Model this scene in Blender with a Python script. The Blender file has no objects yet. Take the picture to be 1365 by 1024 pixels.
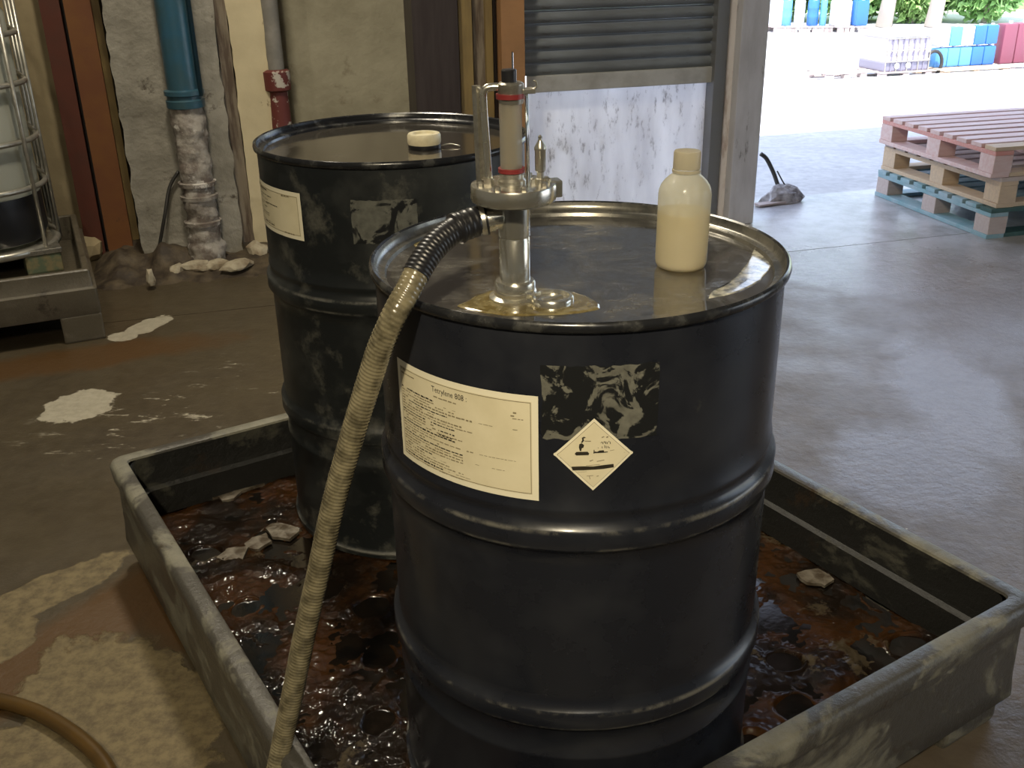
import bpy, bmesh, math, random
from mathutils import Vector, Matrix, noise
random.seed(7)
S = bpy.context.scene
COL = S.collection
PI = math.pi
R = math.radians

# ------------------------------------------------------------------ camera, sky, sun, lamps, exposure
F_PX, PITCH, ROLL, ZC = 1351.3, 0.4192, -0.0197, 1.42
fw = Vector((0, math.cos(PITCH), -math.sin(PITCH)))
up0 = Vector((0, math.sin(PITCH), math.cos(PITCH)))
rt = Vector((1, 0, 0))
cr, sr = math.cos(ROLL), math.sin(ROLL)
camR = rt * cr + up0 * sr
camU = up0 * cr - rt * sr
cam_d = bpy.data.cameras.new('camera')
cam = bpy.data.objects.new('camera', cam_d)
COL.objects.link(cam)
m = Matrix((camR, camU, -fw)).transposed().to_4x4()
m.translation = Vector((0, 0, ZC))
cam.matrix_world = m
cam_d.sensor_width = 36
cam_d.lens = F_PX / 1365 * 36
cam_d.clip_end = 200
S.camera = cam

S.view_settings.view_transform = 'Standard'
S.view_settings.look = 'None'
S.view_settings.gamma = 1
S.view_settings.use_curve_mapping = False
S.view_settings.exposure = 0.0

w = bpy.data.worlds.new('world')
S.world = w
w.use_nodes = True
nt = w.node_tree
bg = nt.nodes['Background']
sky = nt.nodes.new('ShaderNodeTexSky')
sky.sky_type = 'NISHITA'
sky.sun_disc = False
sky.sun_elevation = R(62)
sky.sun_rotation = R(190)
haze = nt.nodes.new('ShaderNodeMix')
haze.data_type = 'RGBA'
haze.inputs[0].default_value = .72
haze.inputs[7].default_value = (1.01, 1.0, 1.06, 1)
nt.links.new(sky.outputs[0], haze.inputs[6])
nt.links.new(haze.outputs[2], bg.inputs[0])
bg.inputs[1].default_value = 1.5

def lamp(name, kind, energy, color, loc, rot=(0, 0, 0), **kw):
    d = bpy.data.lights.new(name, kind)
    d.energy = energy
    d.color = color
    for k, v in kw.items():
        setattr(d, k, v)
    o = bpy.data.objects.new(name, d)
    o.location = loc
    o.rotation_euler = rot
    COL.objects.link(o)
    return o
lamp('sun', 'SUN', 11.0, (1, .96, .9), (0, 0, 10), Vector((-.12, -.42, .9)).to_track_quat('Z', 'Y').to_euler(), angle=R(.6))
lamp('ceiling_lamp', 'AREA', 15.5, (1, .86, .60), (-.25, -1.1, 2.9), Vector((-.25 - .05, -1.1 - 1.2, 2.9 - .8)).to_track_quat('Z', 'Y').to_euler(), shape='DISK', size=.16, spread=R(75))
lamp('hall_fill', 'AREA', 66, (1, .90, .71), (-.9, 3.2, 3.3), (R(-8), 0, 0), shape='DISK', size=.3)  # unseen fill lamp added to brighten the wall behind the drums
lamp('tray_glint_fill', 'AREA', 16, (1, .90, .72), (-1.6, 2.2, 3.6), (0, 0, 0), shape='DISK', size=.12)  # small unseen lamp added for glints on the tray sludge
lamp('rear_fill', 'AREA', 22, (1, .93, .82), (.4, -3.5, 3.7), (R(25), 0, 0), shape='SQUARE', size=1.2)  # unseen broad fill added behind the camera

# ------------------------------------------------------------------ pixel helpers (photo pixels -> points in the place)
def ray(px, py):
    return camR * ((px - 682.5) / F_PX) - camU * ((py - 512) / F_PX) + fw
def fl(px, py, z=0.0):
    d = ray(px, py)
    return Vector((0, 0, ZC)) + d * ((z - ZC) / d.z)
def aty(px, py, y):
    d = ray(px, py)
    return Vector((0, 0, ZC)) + d * (y / d.y)
WA = R(15)                                             # direction of the door wall
WE = Vector((math.cos(WA), math.sin(WA), 0))
WN = Vector((-math.sin(WA), math.cos(WA), 0))
P0 = Vector((1.314, 5.316, 0))
def wall(s, n, z=0.0):
    return P0 + WE * s + WN * n + Vector((0, 0, z))
def wall_hit(px, py, n):                               # (s, z) on the plane n behind the door wall
    d = ray(px, py)
    t = ((P0 + WN * n).dot(WN)) / d.dot(WN)
    p = Vector((0, 0, ZC)) + d * t
    return (p - P0).dot(WE), p.z

# ------------------------------------------------------------------ materials
def newmat(name):
    mt = bpy.data.materials.new(name)
    mt.use_nodes = True
    return mt, mt.node_tree, mt.node_tree.nodes['Principled BSDF']
def N(nt, t, **kw):
    n = nt.nodes.new(t)
    for k, v in kw.items():
        if k in n.inputs and not hasattr(n, k):
            n.inputs[k].default_value = v
        else:
            setattr(n, k, v)
    return n
def noise_fac(nt, scale, lo, hi, detail=6, stretch=(1, 1, 1), off=0, rough=.6, dist=0.0):
    tc = N(nt, 'ShaderNodeTexCoord')
    mp = N(nt, 'ShaderNodeMapping')
    mp.inputs['Scale'].default_value = stretch
    mp.inputs['Location'].default_value = (off, off * .7, off * .3)
    tx = N(nt, 'ShaderNodeTexNoise')
    tx.inputs['Scale'].default_value = scale
    tx.inputs['Detail'].default_value = detail
    tx.inputs['Roughness'].default_value = rough
    tx.inputs['Distortion'].default_value = dist
    nt.links.new(tc.outputs['Object'], mp.inputs[0])
    nt.links.new(mp.outputs[0], tx.inputs['Vector'])
    mr = N(nt, 'ShaderNodeMapRange')
    mr.inputs['From Min'].default_value = lo
    mr.inputs['From Max'].default_value = hi
    nt.links.new(tx.outputs['Fac'], mr.inputs[0])
    return mr.outputs[0]
def mixc(nt, fac, a, b):
    mx = N(nt, 'ShaderNodeMix', data_type='RGBA')
    if isinstance(fac, (int, float)):
        mx.inputs[0].default_value = fac
    else:
        nt.links.new(fac, mx.inputs[0])
    for i, v in ((6, a), (7, b)):
        if isinstance(v, tuple):
            mx.inputs[i].default_value = (*v, 1)
        else:
            nt.links.new(v, mx.inputs[i])
    return mx.outputs[2]
def mixf(nt, fac, a, b):
    mx = N(nt, 'ShaderNodeMix', data_type='FLOAT')
    if isinstance(fac, (int, float)):
        mx.inputs[0].default_value = fac
    else:
        nt.links.new(fac, mx.inputs[0])
    for i, v in ((2, a), (3, b)):
        if isinstance(v, (int, float)):
            mx.inputs[i].default_value = v
        else:
            nt.links.new(v, mx.inputs[i])
    return mx.outputs[0]
def math_(nt, op, a, b=None):
    n = N(nt, 'ShaderNodeMath', operation=op)
    for i, v in ((0, a), (1, b)):
        if v is None:
            continue
        if isinstance(v, (int, float)):
            n.inputs[i].default_value = v
        else:
            nt.links.new(v, n.inputs[i])
    return n.outputs[0]
def bump(nt, bs, h, strength=.3, dist=.01):
    b = N(nt, 'ShaderNodeBump')
    b.inputs['Strength'].default_value = strength
    b.inputs['Distance'].default_value = dist
    nt.links.new(h, b.inputs['Height'])
    nt.links.new(b.outputs[0], bs.inputs['Normal'])
def simple(name, c, rough=.5, metal=0.0, c2=None, scale=20, lo=.4, hi=.65, rough2=None, bstr=0, bscale=None, bdist=.002, stretch=(1, 1, 1), c3=None, lo3=.55, hi3=.62, scale3=6, coat=0, spec=None):
    mt, nt, bs = newmat(name)
    bs.inputs['Roughness'].default_value = rough
    bs.inputs['Metallic'].default_value = metal
    bs.inputs['Base Color'].default_value = (*c, 1)
    if coat:
        bs.inputs['Coat Weight'].default_value = coat
        bs.inputs['Coat Roughness'].default_value = .1
    if spec is not None:
        bs.inputs['Specular IOR Level'].default_value = spec
    if c2:
        f = noise_fac(nt, scale, lo, hi, stretch=stretch)
        out = mixc(nt, f, c, c2)
        if c3:
            f3 = noise_fac(nt, scale3, lo3, hi3, detail=9, off=3.3, stretch=stretch, rough=.7)
            out = mixc(nt, f3, out, c3)
        nt.links.new(out, bs.inputs['Base Color'])
        if rough2 is not None:
            nt.links.new(mixf(nt, f, rough, rough2), bs.inputs['Roughness'])
    if bstr:
        bump(nt, bs, noise_fac(nt, bscale or scale * 2, 0, 1, detail=5, off=1.7, stretch=stretch), bstr, bdist)
    return mt

M = {}
M['drum'] = simple('drum_black', (.012, .0135, .019), .27, 0, (.024, .026, .032), 7, .45, .75, .42, .15, 9, .004, c3=(.07, .07, .06), lo3=.66, hi3=.80, scale3=9, coat=.12, spec=.38)
M['drum_worn'] = simple('drum_black_worn', (.011, .013, .014), .38, 0, (.04, .043, .042), 6, .45, .72, .5, .2, 9, .004, c3=(.075, .075, .065), lo3=.54, hi3=.68, scale3=11, coat=.08, spec=.38)
M['rim_steel'] = simple('rim_paint', (.02, .021, .024), .22, .3, (.09, .09, .085), 25, .5, .7, .35)
M['rim_well'] = simple('worn_rim_metal', (.24, .23, .20), .22, .6, (.08, .08, .075), 14, .42, .62, .35)
M['silver'] = simple('brushed_aluminium', (.70, .68, .60), .20, .9, (.54, .51, .42), 30, .45, .7, .32, .05, 60, .001)
M['steel_dull'] = simple('dull_steel', (.50, .48, .42), .28, .85, (.22, .2, .17), 40, .45, .7, .5, .1, 60, .001)
M['brass'] = simple('brass_rod', (.55, .45, .25), .3, .9, (.35, .29, .18), 30, .4, .7)
M['chrome'] = simple('polished_steel', (.75, .74, .72), .12, 1)
M['red'] = simple('red_seal', (.17, .02, .02), .4)
M['black'] = simple('black_plastic', (.012, .012, .014), .35)
M['label'] = simple('label_paper', (.70, .635, .45), .55, 0, (.62, .555, .375), 14, .4, .7)
M['label_edge'] = simple('label_margin', (.78, .73, .56), .5)
M['ink'] = simple('ink', (.025, .02, .012), .6)
M['ink_pale'] = simple('faded_ink', (.24, .20, .12), .6)
M['wood_pink'] = simple('weathered_pink_timber', (.62, .42, .40), .6, 0, (.68, .55, .54), 6, .35, .7, None, .2, 30, .003, (1, 8, 8))
M['wood_red'] = simple('red_stained_timber', (.62, .27, .24), .7, 0, (.65, .38, .35), 8, .35, .7, None, .2, 30, .003, (1, 8, 8))
M['wood_tan'] = simple('tan_timber', (.62, .48, .33), .75, 0, (.52, .40, .30), 8, .35, .7, None, .2, 30, .003, (1, 8, 8))
M['wood_grey'] = simple('grey_timber', (.46, .38, .36), .8, 0, (.52, .45, .43), 8, .35, .7, None, .2, 30, .003, (1, 8, 8))
M['wood_blue'] = simple('blue_painted_timber', (.20, .36, .42), .6, 0, (.34, .44, .50), 10, .4, .7, None, .2, 30, .003)
M['wood_green'] = simple('dark_green_painted_timber', (.03, .085, .08), .6, 0, (.05, .12, .11), 10, .4, .7)
M['rust_red'] = simple('dark_rust_paint', (.095, .024, .013), .6, 0, (.08, .025, .015), 9, .4, .7, None, .3, 20, .004)
M['orange'] = simple('orange_paint', (.15, .055, .022), .5, 0, (.18, .075, .022), 7, .4, .7, None, .2, 20, .004, c3=(.08, .04, .02), lo3=.62, hi3=.7, scale3=8)
M['orange2'] = simple('pale_orange_paint', (.36, .19, .085), .5, 0, (.28, .15, .07), 7, .4, .7, None, .2, 20, .004)
M['concrete_col'] = simple('dirty_concrete', (.30, .28, .235), .8, 0, (.21, .195, .16), 6, .38, .62, None, .7, 18, .014, c3=(.07, .055, .04), lo3=.60, hi3=.68, scale3=9)
M['cream'] = simple('cream_painted_concrete', (.62, .53, .34), .7, 0, (.52, .44, .28), 5, .35, .7, None, .3, 14, .006, c3=(.15, .10, .06), lo3=.64, hi3=.7, scale3=9)
M['wall_cream'] = simple('stained_plaster', (.42, .39, .29), .85, 0, (.31, .285, .205), 3.2, .38, .62, None, .6, 14, .012, c3=(.2, .17, .11), lo3=.6, hi3=.75, scale3=5)
M['wall_ochre'] = simple('ochre_plaster', (.36, .29, .17), .85, 0, (.27, .21, .12), 3, .35, .68, None, .35, 12, .008)
M['dark_col'] = simple('dark_brown_paint', (.036, .027, .027), .45, 0, (.055, .044, .043), 5, .4, .7, None, .15, 10, .004, (6, 6, .6))
M['ochre_strip'] = simple('ochre_paint', (.25, .175, .065), .6, 0, (.16, .11, .045), 7, .4, .7, None, .2, 20, .004, (3, 3, .6))
M['grey_strip'] = simple('worn_grey_timber', (.24, .20, .15), .7, 0, (.10, .07, .05), 7, .42, .62, None, .2, 20, .004, (5, 5, .6))
M['shutter'] = simple('shutter_steel', (.19, .21, .23), .45, .15, (.13, .14, .15), 5, .4, .7, .55, .1, 10, .003, (.6, 3, 3), c3=(.07, .06, .05), lo3=.6, hi3=.7)
M['shutter_bar'] = simple('pale_steel_bar', (.48, .48, .47), .45, .2, (.34, .33, .31), 8, .4, .7)
M['frame'] = simple('grey_door_frame', (.50, .50, .54), .55, .0, (.38, .375, .40), 6, .4, .7, None, .15, 14, .004, (2, 2, .5), c3=(.07, .06, .05), lo3=.62, hi3=.7, scale3=5)
M['frame_white'] = simple('chipped_white_paint', (.8, .76, .76), .55, 0, (.45, .36, .32), 7, .5, .65, None, .2, 18, .004, (2, 2, .6))
M['channel'] = simple('dark_guide_channel', (.20, .205, .215), .45, .5, (.2, .2, .2), 8, .45, .7)
M['pipe_blue'] = simple('blue_pipe_paint', (.03, .095, .15), .3, 0, (.035, .075, .085), 7, .4, .7, .5, .1, 20, .002)
M['pipe_crust'] = simple('crusted_pipe', (.36, .33, .29), .8, 0, (.16, .13, .11), 14, .42, .6, None, .6, 22, .02, c3=(.55, .52, .48), lo3=.58, hi3=.62, scale3=9)
M['pipe_grey'] = simple('grey_conduit', (.20, .19, .17), .6, 0, (.28, .26, .23), 12, .4, .7)
M['red_flake'] = simple('flaking_red_paint', (.13, .03, .025), .6, 0, (.5, .46, .4), 15, .53, .56)
M['cable'] = simple('dark_cable', (.03, .028, .025), .5)
M['rubble'] = simple('broken_plaster', (.42, .37, .27), .9, 0, (.22, .17, .11), 14, .4, .65, None, .5, 30, .01)
M['mud'] = simple('brown_mud', (.035, .024, .015), .7, 0, (.10, .075, .045), 14, .4, .65, None, .6, 25, .01)
M['hose_floor'] = simple('amber_rubber', (.09, .05, .012), .35, 0, (.055, .032, .01), 12, .4, .7)
M['foot_green'] = simple('faded_green_paint', (.10, .13, .08), .7, 0, (.2, .17, .09), 20, .45, .6)
M['rag'] = simple('grey_rag', (.50, .48, .50), .9, 0, (.14, .13, .13), 14, .4, .65, None, .6, 25, .01)
M['cage'] = simple('galvanised_tube', (.46, .44, .38), .35, .7, (.3, .28, .24), 20, .4, .7)
M['leaf'] = simple('leaf_green', (.16, .34, .08), .6, 0, (.34, .55, .2), 2, .35, .65)
M['leaf2'] = simple('leaf_light_green', (.22, .40, .10), .6, 0, (.36, .52, .2), 2, .35, .65)
M['bark'] = simple('pale_bark', (.5, .44, .38), .8)
M['pl_white'] = simple('white_plastic', (.72, .74, .8), .4)
M['pl_blue'] = simple('blue_plastic', (.035, .15, .50), .35)
M['pl_lblue'] = simple('light_blue_plastic', (.10, .30, .62), .35)
M['pl_grey'] = simple('grey_plastic', (.20, .19, .25), .4)
M['pl_lilac'] = simple('lilac_grey_plastic', (.48, .44, .55), .4)
M['pl_red'] = simple('dull_red_plastic', (.20, .055, .085), .45)
M['ceiling'] = simple('ceiling_sheet', (.25, .23, .2), .8)
M['roomwall'] = simple('hall_wall', (.26, .26, .26), .85, 0, (.2, .2, .2), 2, .4, .7)
M['flake'] = simple('grey_crust', (.16, .14, .11), .5, 0, (.06, .045, .03), 30, .4, .6, .3, .6, 40, .006)
M['cap_white'] = simple('ivory_plastic', (.72, .66, .48), .4, 0, (.55, .49, .33), 30, .4, .7)

# torn residue patches: grey scraps over black paint
def residue_mat(name, a, lo, hi, sc):
    mt, nt, bs = newmat(name)
    f = noise_fac(nt, sc, lo, hi, detail=8, rough=.65, dist=.8)
    g = noise_fac(nt, 60, .35, .7, off=5)
    nt.links.new(mixc(nt, f, (.012, .013, .014), mixc(nt, g, a, tuple(v * .55 for v in a))), bs.inputs['Base Color'])
    nt.links.new(mixf(nt, f, .3, .75), bs.inputs['Roughness'])
    return mt
M['residue'] = residue_mat('label_residue', (.15, .148, .12), .505, .54, 27)
M['residue2'] = residue_mat('label_residue_back', (.115, .117, .10), .44, .49, 22)

# lid of the drums: glossy black with dried spill film
def lid_mat(name, dirt, lo, hi, base):
    mt, nt, bs = newmat(name)
    f = noise_fac(nt, 11, lo, hi, detail=10, rough=.72, dist=.6)
    g = noise_fac(nt, 60, .46, .60, detail=8, off=2, stretch=(.6, 1.6, 1))
    f = math_(nt, 'MULTIPLY', f, math_(nt, 'ADD', math_(nt, 'MULTIPLY', g, .7), .3))
    nt.links.new(mixc(nt, f, base, dirt), bs.inputs['Base Color'])
    k = noise_fac(nt, 4, .4, .7, detail=9, off=7, rough=.7)
    nt.links.new(math_(nt, 'ADD', mixf(nt, f, .05, .34), math_(nt, 'MULTIPLY', k, .09)), bs.inputs['Roughness'])
    nt.links.new(mixf(nt, f, .85, .1), bs.inputs['Metallic'])
    bump(nt, bs, noise_fac(nt, 45, 0, 1, off=4), .03, .002)
    return mt
M['lid'] = lid_mat('lid_spill_film', (.085, .082, .07), .47, .66, (.25, .24, .225))
M['lid2'] = lid_mat('lid_dark_film', (.07, .06, .05), .58, .78, (.24, .215, .18))

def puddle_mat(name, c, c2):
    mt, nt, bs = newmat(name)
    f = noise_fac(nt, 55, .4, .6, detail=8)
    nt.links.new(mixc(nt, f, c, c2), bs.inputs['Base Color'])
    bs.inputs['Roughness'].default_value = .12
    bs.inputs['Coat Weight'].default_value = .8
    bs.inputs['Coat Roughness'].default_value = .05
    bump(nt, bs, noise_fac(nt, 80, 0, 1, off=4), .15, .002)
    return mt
M['amber'] = puddle_mat('amber_spill', (.12, .088, .028), (.22, .185, .095))
M['lid_reflection'] = puddle_mat('speckled_lid_reflection', (.16, .16, .14), (.62, .60, .50))  # pale speckle colour stands in for the outdoors reflected on the dirty lid

# tray plastic
def tray_mat(name, base, worn, dark, lo=.5, hi=.6, rough=.33):
    mt, nt, bs = newmat(name)
    f = noise_fac(nt, 4.5, lo, hi, detail=10, rough=.68, stretch=(1, 1, 1.6), dist=.5)
    g = noise_fac(nt, 16, .35, .7, off=3)
    h = noise_fac(nt, 5, .6, .66, detail=9, off=8, rough=.7)
    c = mixc(nt, f, base, mixc(nt, g, worn, tuple(v * .6 for v in worn)))
    c = mixc(nt, h, c, dark)
    nt.links.new(c, bs.inputs['Base Color'])
    nt.links.new(mixf(nt, f, rough, rough + .25), bs.inputs['Roughness'])
    bump(nt, bs, noise_fac(nt, 38, 0, 1, off=4, rough=.72), .6, .005)
    return mt
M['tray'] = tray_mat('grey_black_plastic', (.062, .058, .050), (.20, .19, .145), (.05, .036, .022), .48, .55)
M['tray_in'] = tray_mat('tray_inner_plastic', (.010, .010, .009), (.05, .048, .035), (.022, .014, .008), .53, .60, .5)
M['tray2'] = tray_mat('brown_grey_plastic', (.085, .072, .05), (.12, .10, .07), (.04, .03, .02))

# sludge on the tray floor
mt, nt, bs = newmat('brown_sludge')
f = noise_fac(nt, 6, .44, .60, detail=8, rough=.6)
g = noise_fac(nt, 9, .6, .66, detail=9, off=9, rough=.7)
c = mixc(nt, f, (.007, .004, .0022), (.034, .0135, .0032))
c = mixc(nt, g, c, (.05, .038, .022))
nt.links.new(c, bs.inputs['Base Color'])
nt.links.new(mixf(nt, g, .12, .5), bs.inputs['Roughness'])
bs.inputs['Specular IOR Level'].default_value = .10
bs.inputs['Coat Weight'].default_value = .22
bs.inputs['Coat Roughness'].default_value = .04
b1 = noise_fac(nt, 75, 0, 1, detail=6, off=1, rough=.75)
bump(nt, bs, b1, .6, .004)
M['sludge'] = mt

# hose: beige braided wall
mt, nt, bs = newmat('beige_ribbed_hose')
f = noise_fac(nt, 45, .4, .65, detail=6)
nt.links.new(mixc(nt, f, (.225, .195, .12), (.085, .073, .044)), bs.inputs['Base Color'])
bs.inputs['Roughness'].default_value = .22
bs.inputs['Coat Weight'].default_value = .8
bs.inputs['Coat Roughness'].default_value = .12
M['hose'] = mt

# bottle: milky translucent plastic, yellow liquid
def milky(name, c, transp, rough=.3):
    mt, nt, bs = newmat(name)
    out = nt.nodes['Material Output']
    bs.inputs['Base Color'].default_value = (*c, 1)
    bs.inputs['Roughness'].default_value = rough
    bs.inputs['Subsurface Weight'].default_value = 0
    tl = N(nt, 'ShaderNodeBsdfTranslucent')
    tl.inputs[0].default_value = (*c, 1)
    tp = N(nt, 'ShaderNodeBsdfTransparent')
    tp.inputs[0].default_value = (*[min(1, v * 1.1 + .1) for v in c], 1)
    m1 = N(nt, 'ShaderNodeMixShader')
    m1.inputs[0].default_value = .5
    nt.links.new(bs.outputs[0], m1.inputs[1])
    nt.links.new(tl.outputs[0], m1.inputs[2])
    m2 = N(nt, 'ShaderNodeMixShader')
    m2.inputs[0].default_value = transp
    nt.links.new(m1.outputs[0], m2.inputs[1])
    nt.links.new(tp.outputs[0], m2.inputs[2])
    nt.links.new(m2.outputs[0], out.inputs[0])
    return mt
M['bottle'] = milky('milky_plastic', (.74, .72, .63), .36, .2)
M['bottle_cap'] = milky('cream_cap_plastic', (.62, .57, .45), 0.0, .35)
M['liquid'] = milky('pale_yellow_liquid', (.80, .70, .40), .0, .2)
M['ibc_tank'] = milky('ibc_milky_tank', (.56, .57, .50), .0, .25)
M['tube_glass'] = milky('sight_tube', (.62, .60, .55), .62, .05)
M['door_panel'] = milky('white_sheet', (.83, .82, .90), .0, .45)
nt = M['door_panel'].node_tree
bs = nt.nodes['Principled BSDF']
tl = [n for n in nt.nodes if n.type == 'BSDF_TRANSLUCENT'][0]
f = noise_fac(nt, 26, .56, .67, detail=9, off=2, stretch=(1, 1, .35), rough=.75)
g = noise_fac(nt, 5, .35, .75, detail=7, stretch=(2.4, 2.4, .5))
c = mixc(nt, g, (.96, .95, .97), (.78, .77, .80))
c = mixc(nt, f, c, (.42, .40, .41))
nt.links.new(c, bs.inputs['Base Color'])
nt.links.new(c, tl.inputs[0])

# ------------------------------------------------------------------ mesh helpers
def obj(name, bm, mat, parent=None, loc=None, smooth=False, kind=None, auto=None):
    me = bpy.data.meshes.new(name)
    if parent is not None and loc is None:
        off = parent.get('_o')
    bm.normal_update()
    bm.to_mesh(me)
    bm.free()
    if smooth:
        for p in me.polygons:
            p.use_smooth = True
        if auto:
            me.set_sharp_from_angle(angle=R(auto))
    if mat:
        me.materials.append(M[mat] if isinstance(mat, str) else mat)
    o = bpy.data.objects.new(name, me)
    COL.objects.link(o)
    if parent is not None:
        o.parent = parent
    if loc is not None:
        o.location = loc
    if kind:
        o['kind'] = kind
    return o
def tag(o, label, cat, group=None, kind=None):
    o['label'] = label
    o['category'] = cat
    if group:
        o['group'] = group
    if kind:
        o['kind'] = kind
    return o
def thing(name, label, cat, loc=(0, 0, 0), rz=0, group=None):
    o = bpy.data.objects.new(name, None)
    o.empty_display_size = .1
    o.location = loc
    o.rotation_euler = (0, 0, rz)
    COL.objects.link(o)
    tag(o, label, cat, group)
    return o
def copy_tree(o, parent=None):
    c = o.copy()
    COL.objects.link(c)
    c.parent = parent
    for ch in [x for x in list(S.objects) if x.parent == o]:
        copy_tree(ch, c)
    return c
def box(bm, c, s, rz=0, bev=0.0, jit=0.0):
    v0 = len(bm.verts)
    mtx = Matrix.Translation(c) @ Matrix.Rotation(rz, 4, 'Z') @ Matrix.Diagonal((*s, 1))
    g = bmesh.ops.create_cube(bm, size=1, matrix=mtx)
    if jit:
        for v in g['verts']:
            v.co += Vector([random.uniform(-jit, jit) for _ in range(3)])
    if bev:
        es = list({e for v in g['verts'] for e in v.link_edges})
        bmesh.ops.bevel(bm, geom=es, offset=bev, segments=2, affect='EDGES', profile=.6)
    return bm
def bx(c, s, rz=0, bev=0.0, jit=0.0):
    return box(bmesh.new(), c, s, rz, bev, jit)
def lathe(bm, prof, c=(0, 0, 0), seg=48, cap0=False, cap1=False, a0=0, a1=2 * PI):
    full = abs(a1 - a0 - 2 * PI) < 1e-6
    n = seg if full else seg + 1
    rings = []
    for r, z in prof:
        rings.append([bm.verts.new((c[0] + r * math.cos(a0 + (a1 - a0) * k / seg), c[1] + r * math.sin(a0 + (a1 - a0) * k / seg), c[2] + z)) for k in range(n)])
    for a, b in zip(rings, rings[1:]):
        for k in range(seg):
            k2 = (k + 1) % n
            bm.faces.new((a[k], a[k2], b[k2], b[k]))
    if cap0:
        bm.faces.new(list(reversed(rings[0])))
    if cap1:
        bm.faces.new(rings[-1])
    return bm
def frames(pts):
    out = []
    prev = None
    for i, p in enumerate(pts):
        t = (pts[min(i + 1, len(pts) - 1)] - pts[max(i - 1, 0)]).normalized()
        if prev is None:
            a = Vector((0, 0, 1)) if abs(t.z) < .9 else Vector((1, 0, 0))
            n = t.cross(a).normalized()
        else:
            n = (prev - t * prev.dot(t)).normalized()
        prev = n
        out.append((n, t.cross(n)))
    return out
def tube(bm, pts, r, seg=12, cap=True):
    pts = [Vector(p) for p in pts]
    fr = frames(pts)
    rings = []
    for i, (p, (n, b)) in enumerate(zip(pts, fr)):
        rr = r(i) if callable(r) else r
        rings.append([bm.verts.new(p + (n * math.cos(2 * PI * k / seg) + b * math.sin(2 * PI * k / seg)) * (rr(k) if callable(rr) else rr)) for k in range(seg)])
    for a, b in zip(rings, rings[1:]):
        for k in range(seg):
            bm.faces.new((a[k], b[k], b[(k + 1) % seg], a[(k + 1) % seg]))
    if cap:
        bm.faces.new(rings[0])
        bm.faces.new(list(reversed(rings[-1])))
    return bm
def catmull(pts, n):
    pts = [Vector(p) for p in pts]
    P = [pts[0] * 2 - pts[1]] + pts + [pts[-1] * 2 - pts[-2]]
    out = []
    for i in range(1, len(P) - 2):
        for k in range(n):
            t = k / n
            a, b, c, d = P[i - 1], P[i], P[i + 1], P[i + 2]
            out.append(.5 * ((2 * b) + (c - a) * t + (2 * a - 5 * b + 4 * c - d) * t * t + (3 * b - a - 3 * c + d) * t ** 3))
    out.append(pts[-1])
    return out
def resample(pts, step):
    out = [pts[0]]
    acc = 0
    for a, b in zip(pts, pts[1:]):
        L = (b - a).length
        while acc + L >= step:
            t = (step - acc) / L
            a = a.lerp(b, t)
            out.append(a)
            L = (b - a).length
            acc = 0
        acc += L
    return out
def slab(bm, poly, z0, z1):                             # prism from a 2-D outline
    a = [bm.verts.new((x, y, z0)) for x, y in poly]
    b = [bm.verts.new((x, y, z1)) for x, y in poly]
    bm.faces.new(list(reversed(a)))
    bm.faces.new(b)
    for i in range(len(poly)):
        j = (i + 1) % len(poly)
        bm.faces.new((a[i], a[j], b[j], b[i]))
    return bm
def rrect(wd, ln, rad, n=5):
    out = []
    rad = max(rad, .002)
    for cx, cy, a in ((wd / 2 - rad, ln / 2 - rad, 0), (-wd / 2 + rad, ln / 2 - rad, 90), (-wd / 2 + rad, -ln / 2 + rad, 180), (wd / 2 - rad, -ln / 2 + rad, 270)):
        for k in range(n + 1):
            t = R(a + 90 * k / n)
            out.append((cx + rad * math.cos(t), cy + rad * math.sin(t)))
    return out
def loft(bm, wd, ln, prof, n=5):                        # prof: (inset, z, corner radius)
    rings = [[bm.verts.new((x, y, z)) for x, y in rrect(wd - 2 * i, ln - 2 * i, rad, n)] for i, z, rad in prof]
    for a, b in zip(rings, rings[1:]):
        for k in range(len(a)):
            k2 = (k + 1) % len(a)
            bm.faces.new((a[k], a[k2], b[k2], b[k]))
    return rings

# ------------------------------------------------------------------ THE SETTING
# interior floor: peeled paint, brown oily stains, wet patches (world coordinates: object sits at the origin)
def spot_fac(nt, spots, soft=.25, nscale=7, namp=.9):
    tc = N(nt, 'ShaderNodeTexCoord')
    nz = N(nt, 'ShaderNodeTexNoise')
    nz.inputs['Scale'].default_value = nscale
    nz.inputs['Detail'].default_value = 9
    nz.inputs['Roughness'].default_value = .65
    nt.links.new(tc.outputs['Object'], nz.inputs['Vector'])
    total = None
    for cx, cy, rx, ry, rot in spots:
        mp = N(nt, 'ShaderNodeMapping', vector_type='TEXTURE')
        mp.inputs['Location'].default_value = (cx, cy, 0)
        mp.inputs['Rotation'].default_value = (0, 0, R(rot))
        mp.inputs['Scale'].default_value = (rx, ry, 1)
        nt.links.new(tc.outputs['Object'], mp.inputs[0])
        sx = N(nt, 'ShaderNodeSeparateXYZ')
        nt.links.new(mp.outputs[0], sx.inputs[0])
        d = math_(nt, 'SQRT', math_(nt, 'ADD', math_(nt, 'MULTIPLY', sx.outputs[0], sx.outputs[0]), math_(nt, 'MULTIPLY', sx.outputs[1], sx.outputs[1])))
        total = d if total is None else math_(nt, 'MINIMUM', total, d)
    v = math_(nt, 'ADD', total, math_(nt, 'MULTIPLY', math_(nt, 'SUBTRACT', nz.outputs['Fac'], .5), namp * 2))
    mr = N(nt, 'ShaderNodeMapRange')
    mr.inputs['From Min'].default_value = 1 + soft / 2
    mr.inputs['From Max'].default_value = 1 - soft / 2
    nt.links.new(v, mr.inputs[0])
    return mr.outputs[0]
mt, nt, bs = newmat('stained_concrete_floor')
big = noise_fac(nt, 1.3, .38, .66, detail=8)
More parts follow.
